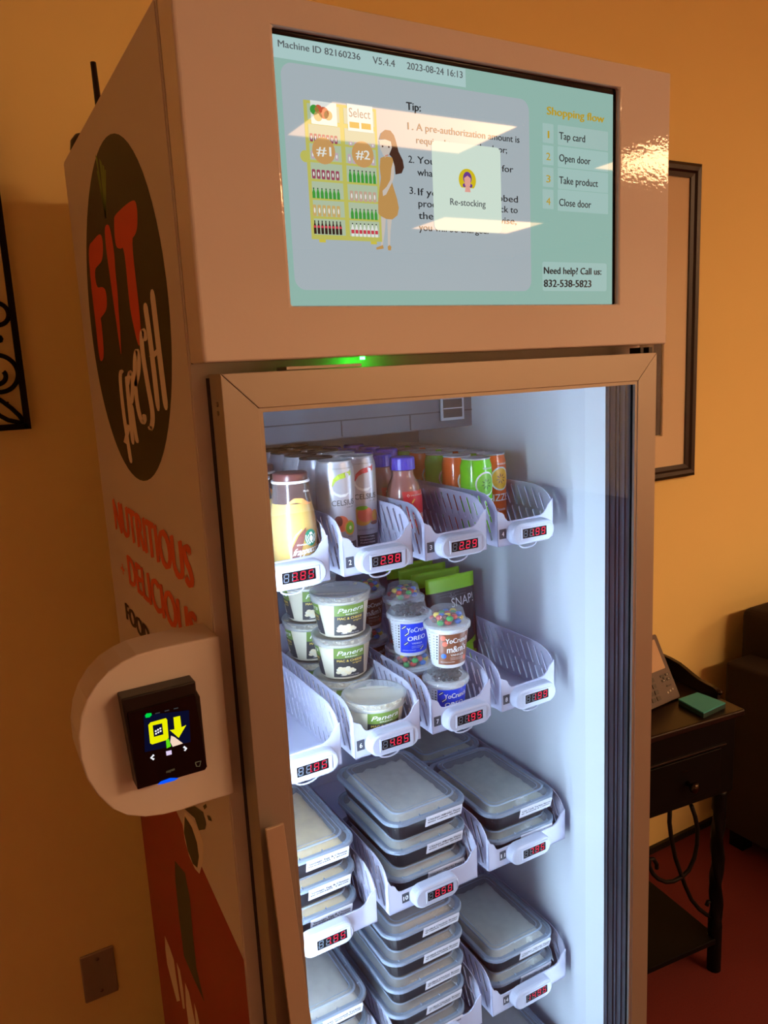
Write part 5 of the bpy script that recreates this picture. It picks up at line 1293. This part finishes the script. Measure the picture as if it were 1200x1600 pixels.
# wrought iron wall panel at the left edge
IX, IZ, IWD, IHT, IY = -0.0995, 1.5625, 0.52, 1.05, 0.835
IR = thing('iron_wall_panel', 'black wrought iron scroll panel hanging on the wall at the left edge', 'wall decoration', (IX - IWD / 2, RY1, IZ))
b = MB(); h_ = 0.0055
for x in (IX - IWD, IX): b.box(x - h_, x + h_, IY - h_, IY + h_, IZ, IZ + IHT)
for z in (IZ + h_, IZ + IHT - h_): b.box(IX - IWD, IX, IY - h_, IY + h_, z - h_, z + h_)
obj('panel_frame', b, 'iron', IR, True)
def spiral(cx, cz, r0, r1, a0, a1, n=40): return [(cx + (r0 + (r1 - r0) * i / n) * math.cos(a0 + (a1 - a0) * i / n), IY, cz + (r0 + (r1 - r0) * i / n) * math.sin(a0 + (a1 - a0) * i / n)) for i in range(n + 1)]
for s in (1, -1):
    def mx(L): return L if s > 0 else [(2 * (IX - IWD / 2) - x, y, z) for x, y, z in L]
    for k in range(3):
        z0 = 0.345 * k
        c1 = spiral(IX - 0.027, 1.776 + z0, 0.0215, 0.018, -PI / 2 - 1.0, PI / 2 + 1.4)
        c2 = spiral(IX - 0.0385, 1.668 + z0, 0.0345, 0.0335, -PI * 0.9, PI * 0.62) + spiral(IX - 0.0385, 1.668 + z0, 0.0335, 0.010, PI * 0.62, PI * 2.1, 30)
        obj('scroll', MB().tube(mx(c1), 0.0042, 8), 'iron', IR, True); obj('scroll', MB().tube(mx(c2), 0.0042, 8), 'iron', IR, True)
        d = MB().lathe([(0.0002, -0.008), (0.006, -0.006), (0.0085, 0), (0.006, 0.006), (0.0002, 0.008)], 14, cap0=False, cap1=False)
        cx = IX - 0.0295 if s > 0 else 2 * (IX - IWD / 2) - IX + 0.0295
        d.v = [(x + cx, y + IY, z + 1.7305 + z0) for x, y, z in d.v]
        obj('scroll_ball', d, 'iron', IR, True)
    lf = [(IX - 0.004, IY, IZ + 0.010), (IX - 0.012, IY, IZ + 0.026), (IX - 0.024, IY, IZ + 0.041), (IX - 0.041, IY, IZ + 0.0575), (IX - 0.070, IY, IZ + 0.066)]
    lg = [(IX - 0.004, IY, IZ + 0.010), (IX - 0.018, IY, IZ + 0.0145), (IX - 0.032, IY, IZ + 0.019), (IX - 0.046, IY, IZ + 0.029), (IX - 0.070, IY, IZ + 0.066)]
    obj('scroll_leaf', MB().tube(mx(lf), 0.0042, 8).tube(mx(lg), 0.0042, 8), 'iron', IR, True)
b = MB()
for x in (IX - 0.03, IX - IWD + 0.03):
    for z in (IZ + 0.05, IZ + IHT - 0.05): b.box(x - 0.003, x + 0.003, IY + 0.003, RY1, z - 0.003, z + 0.003)
obj('wall_bracket', b, 'iron', IR, True)
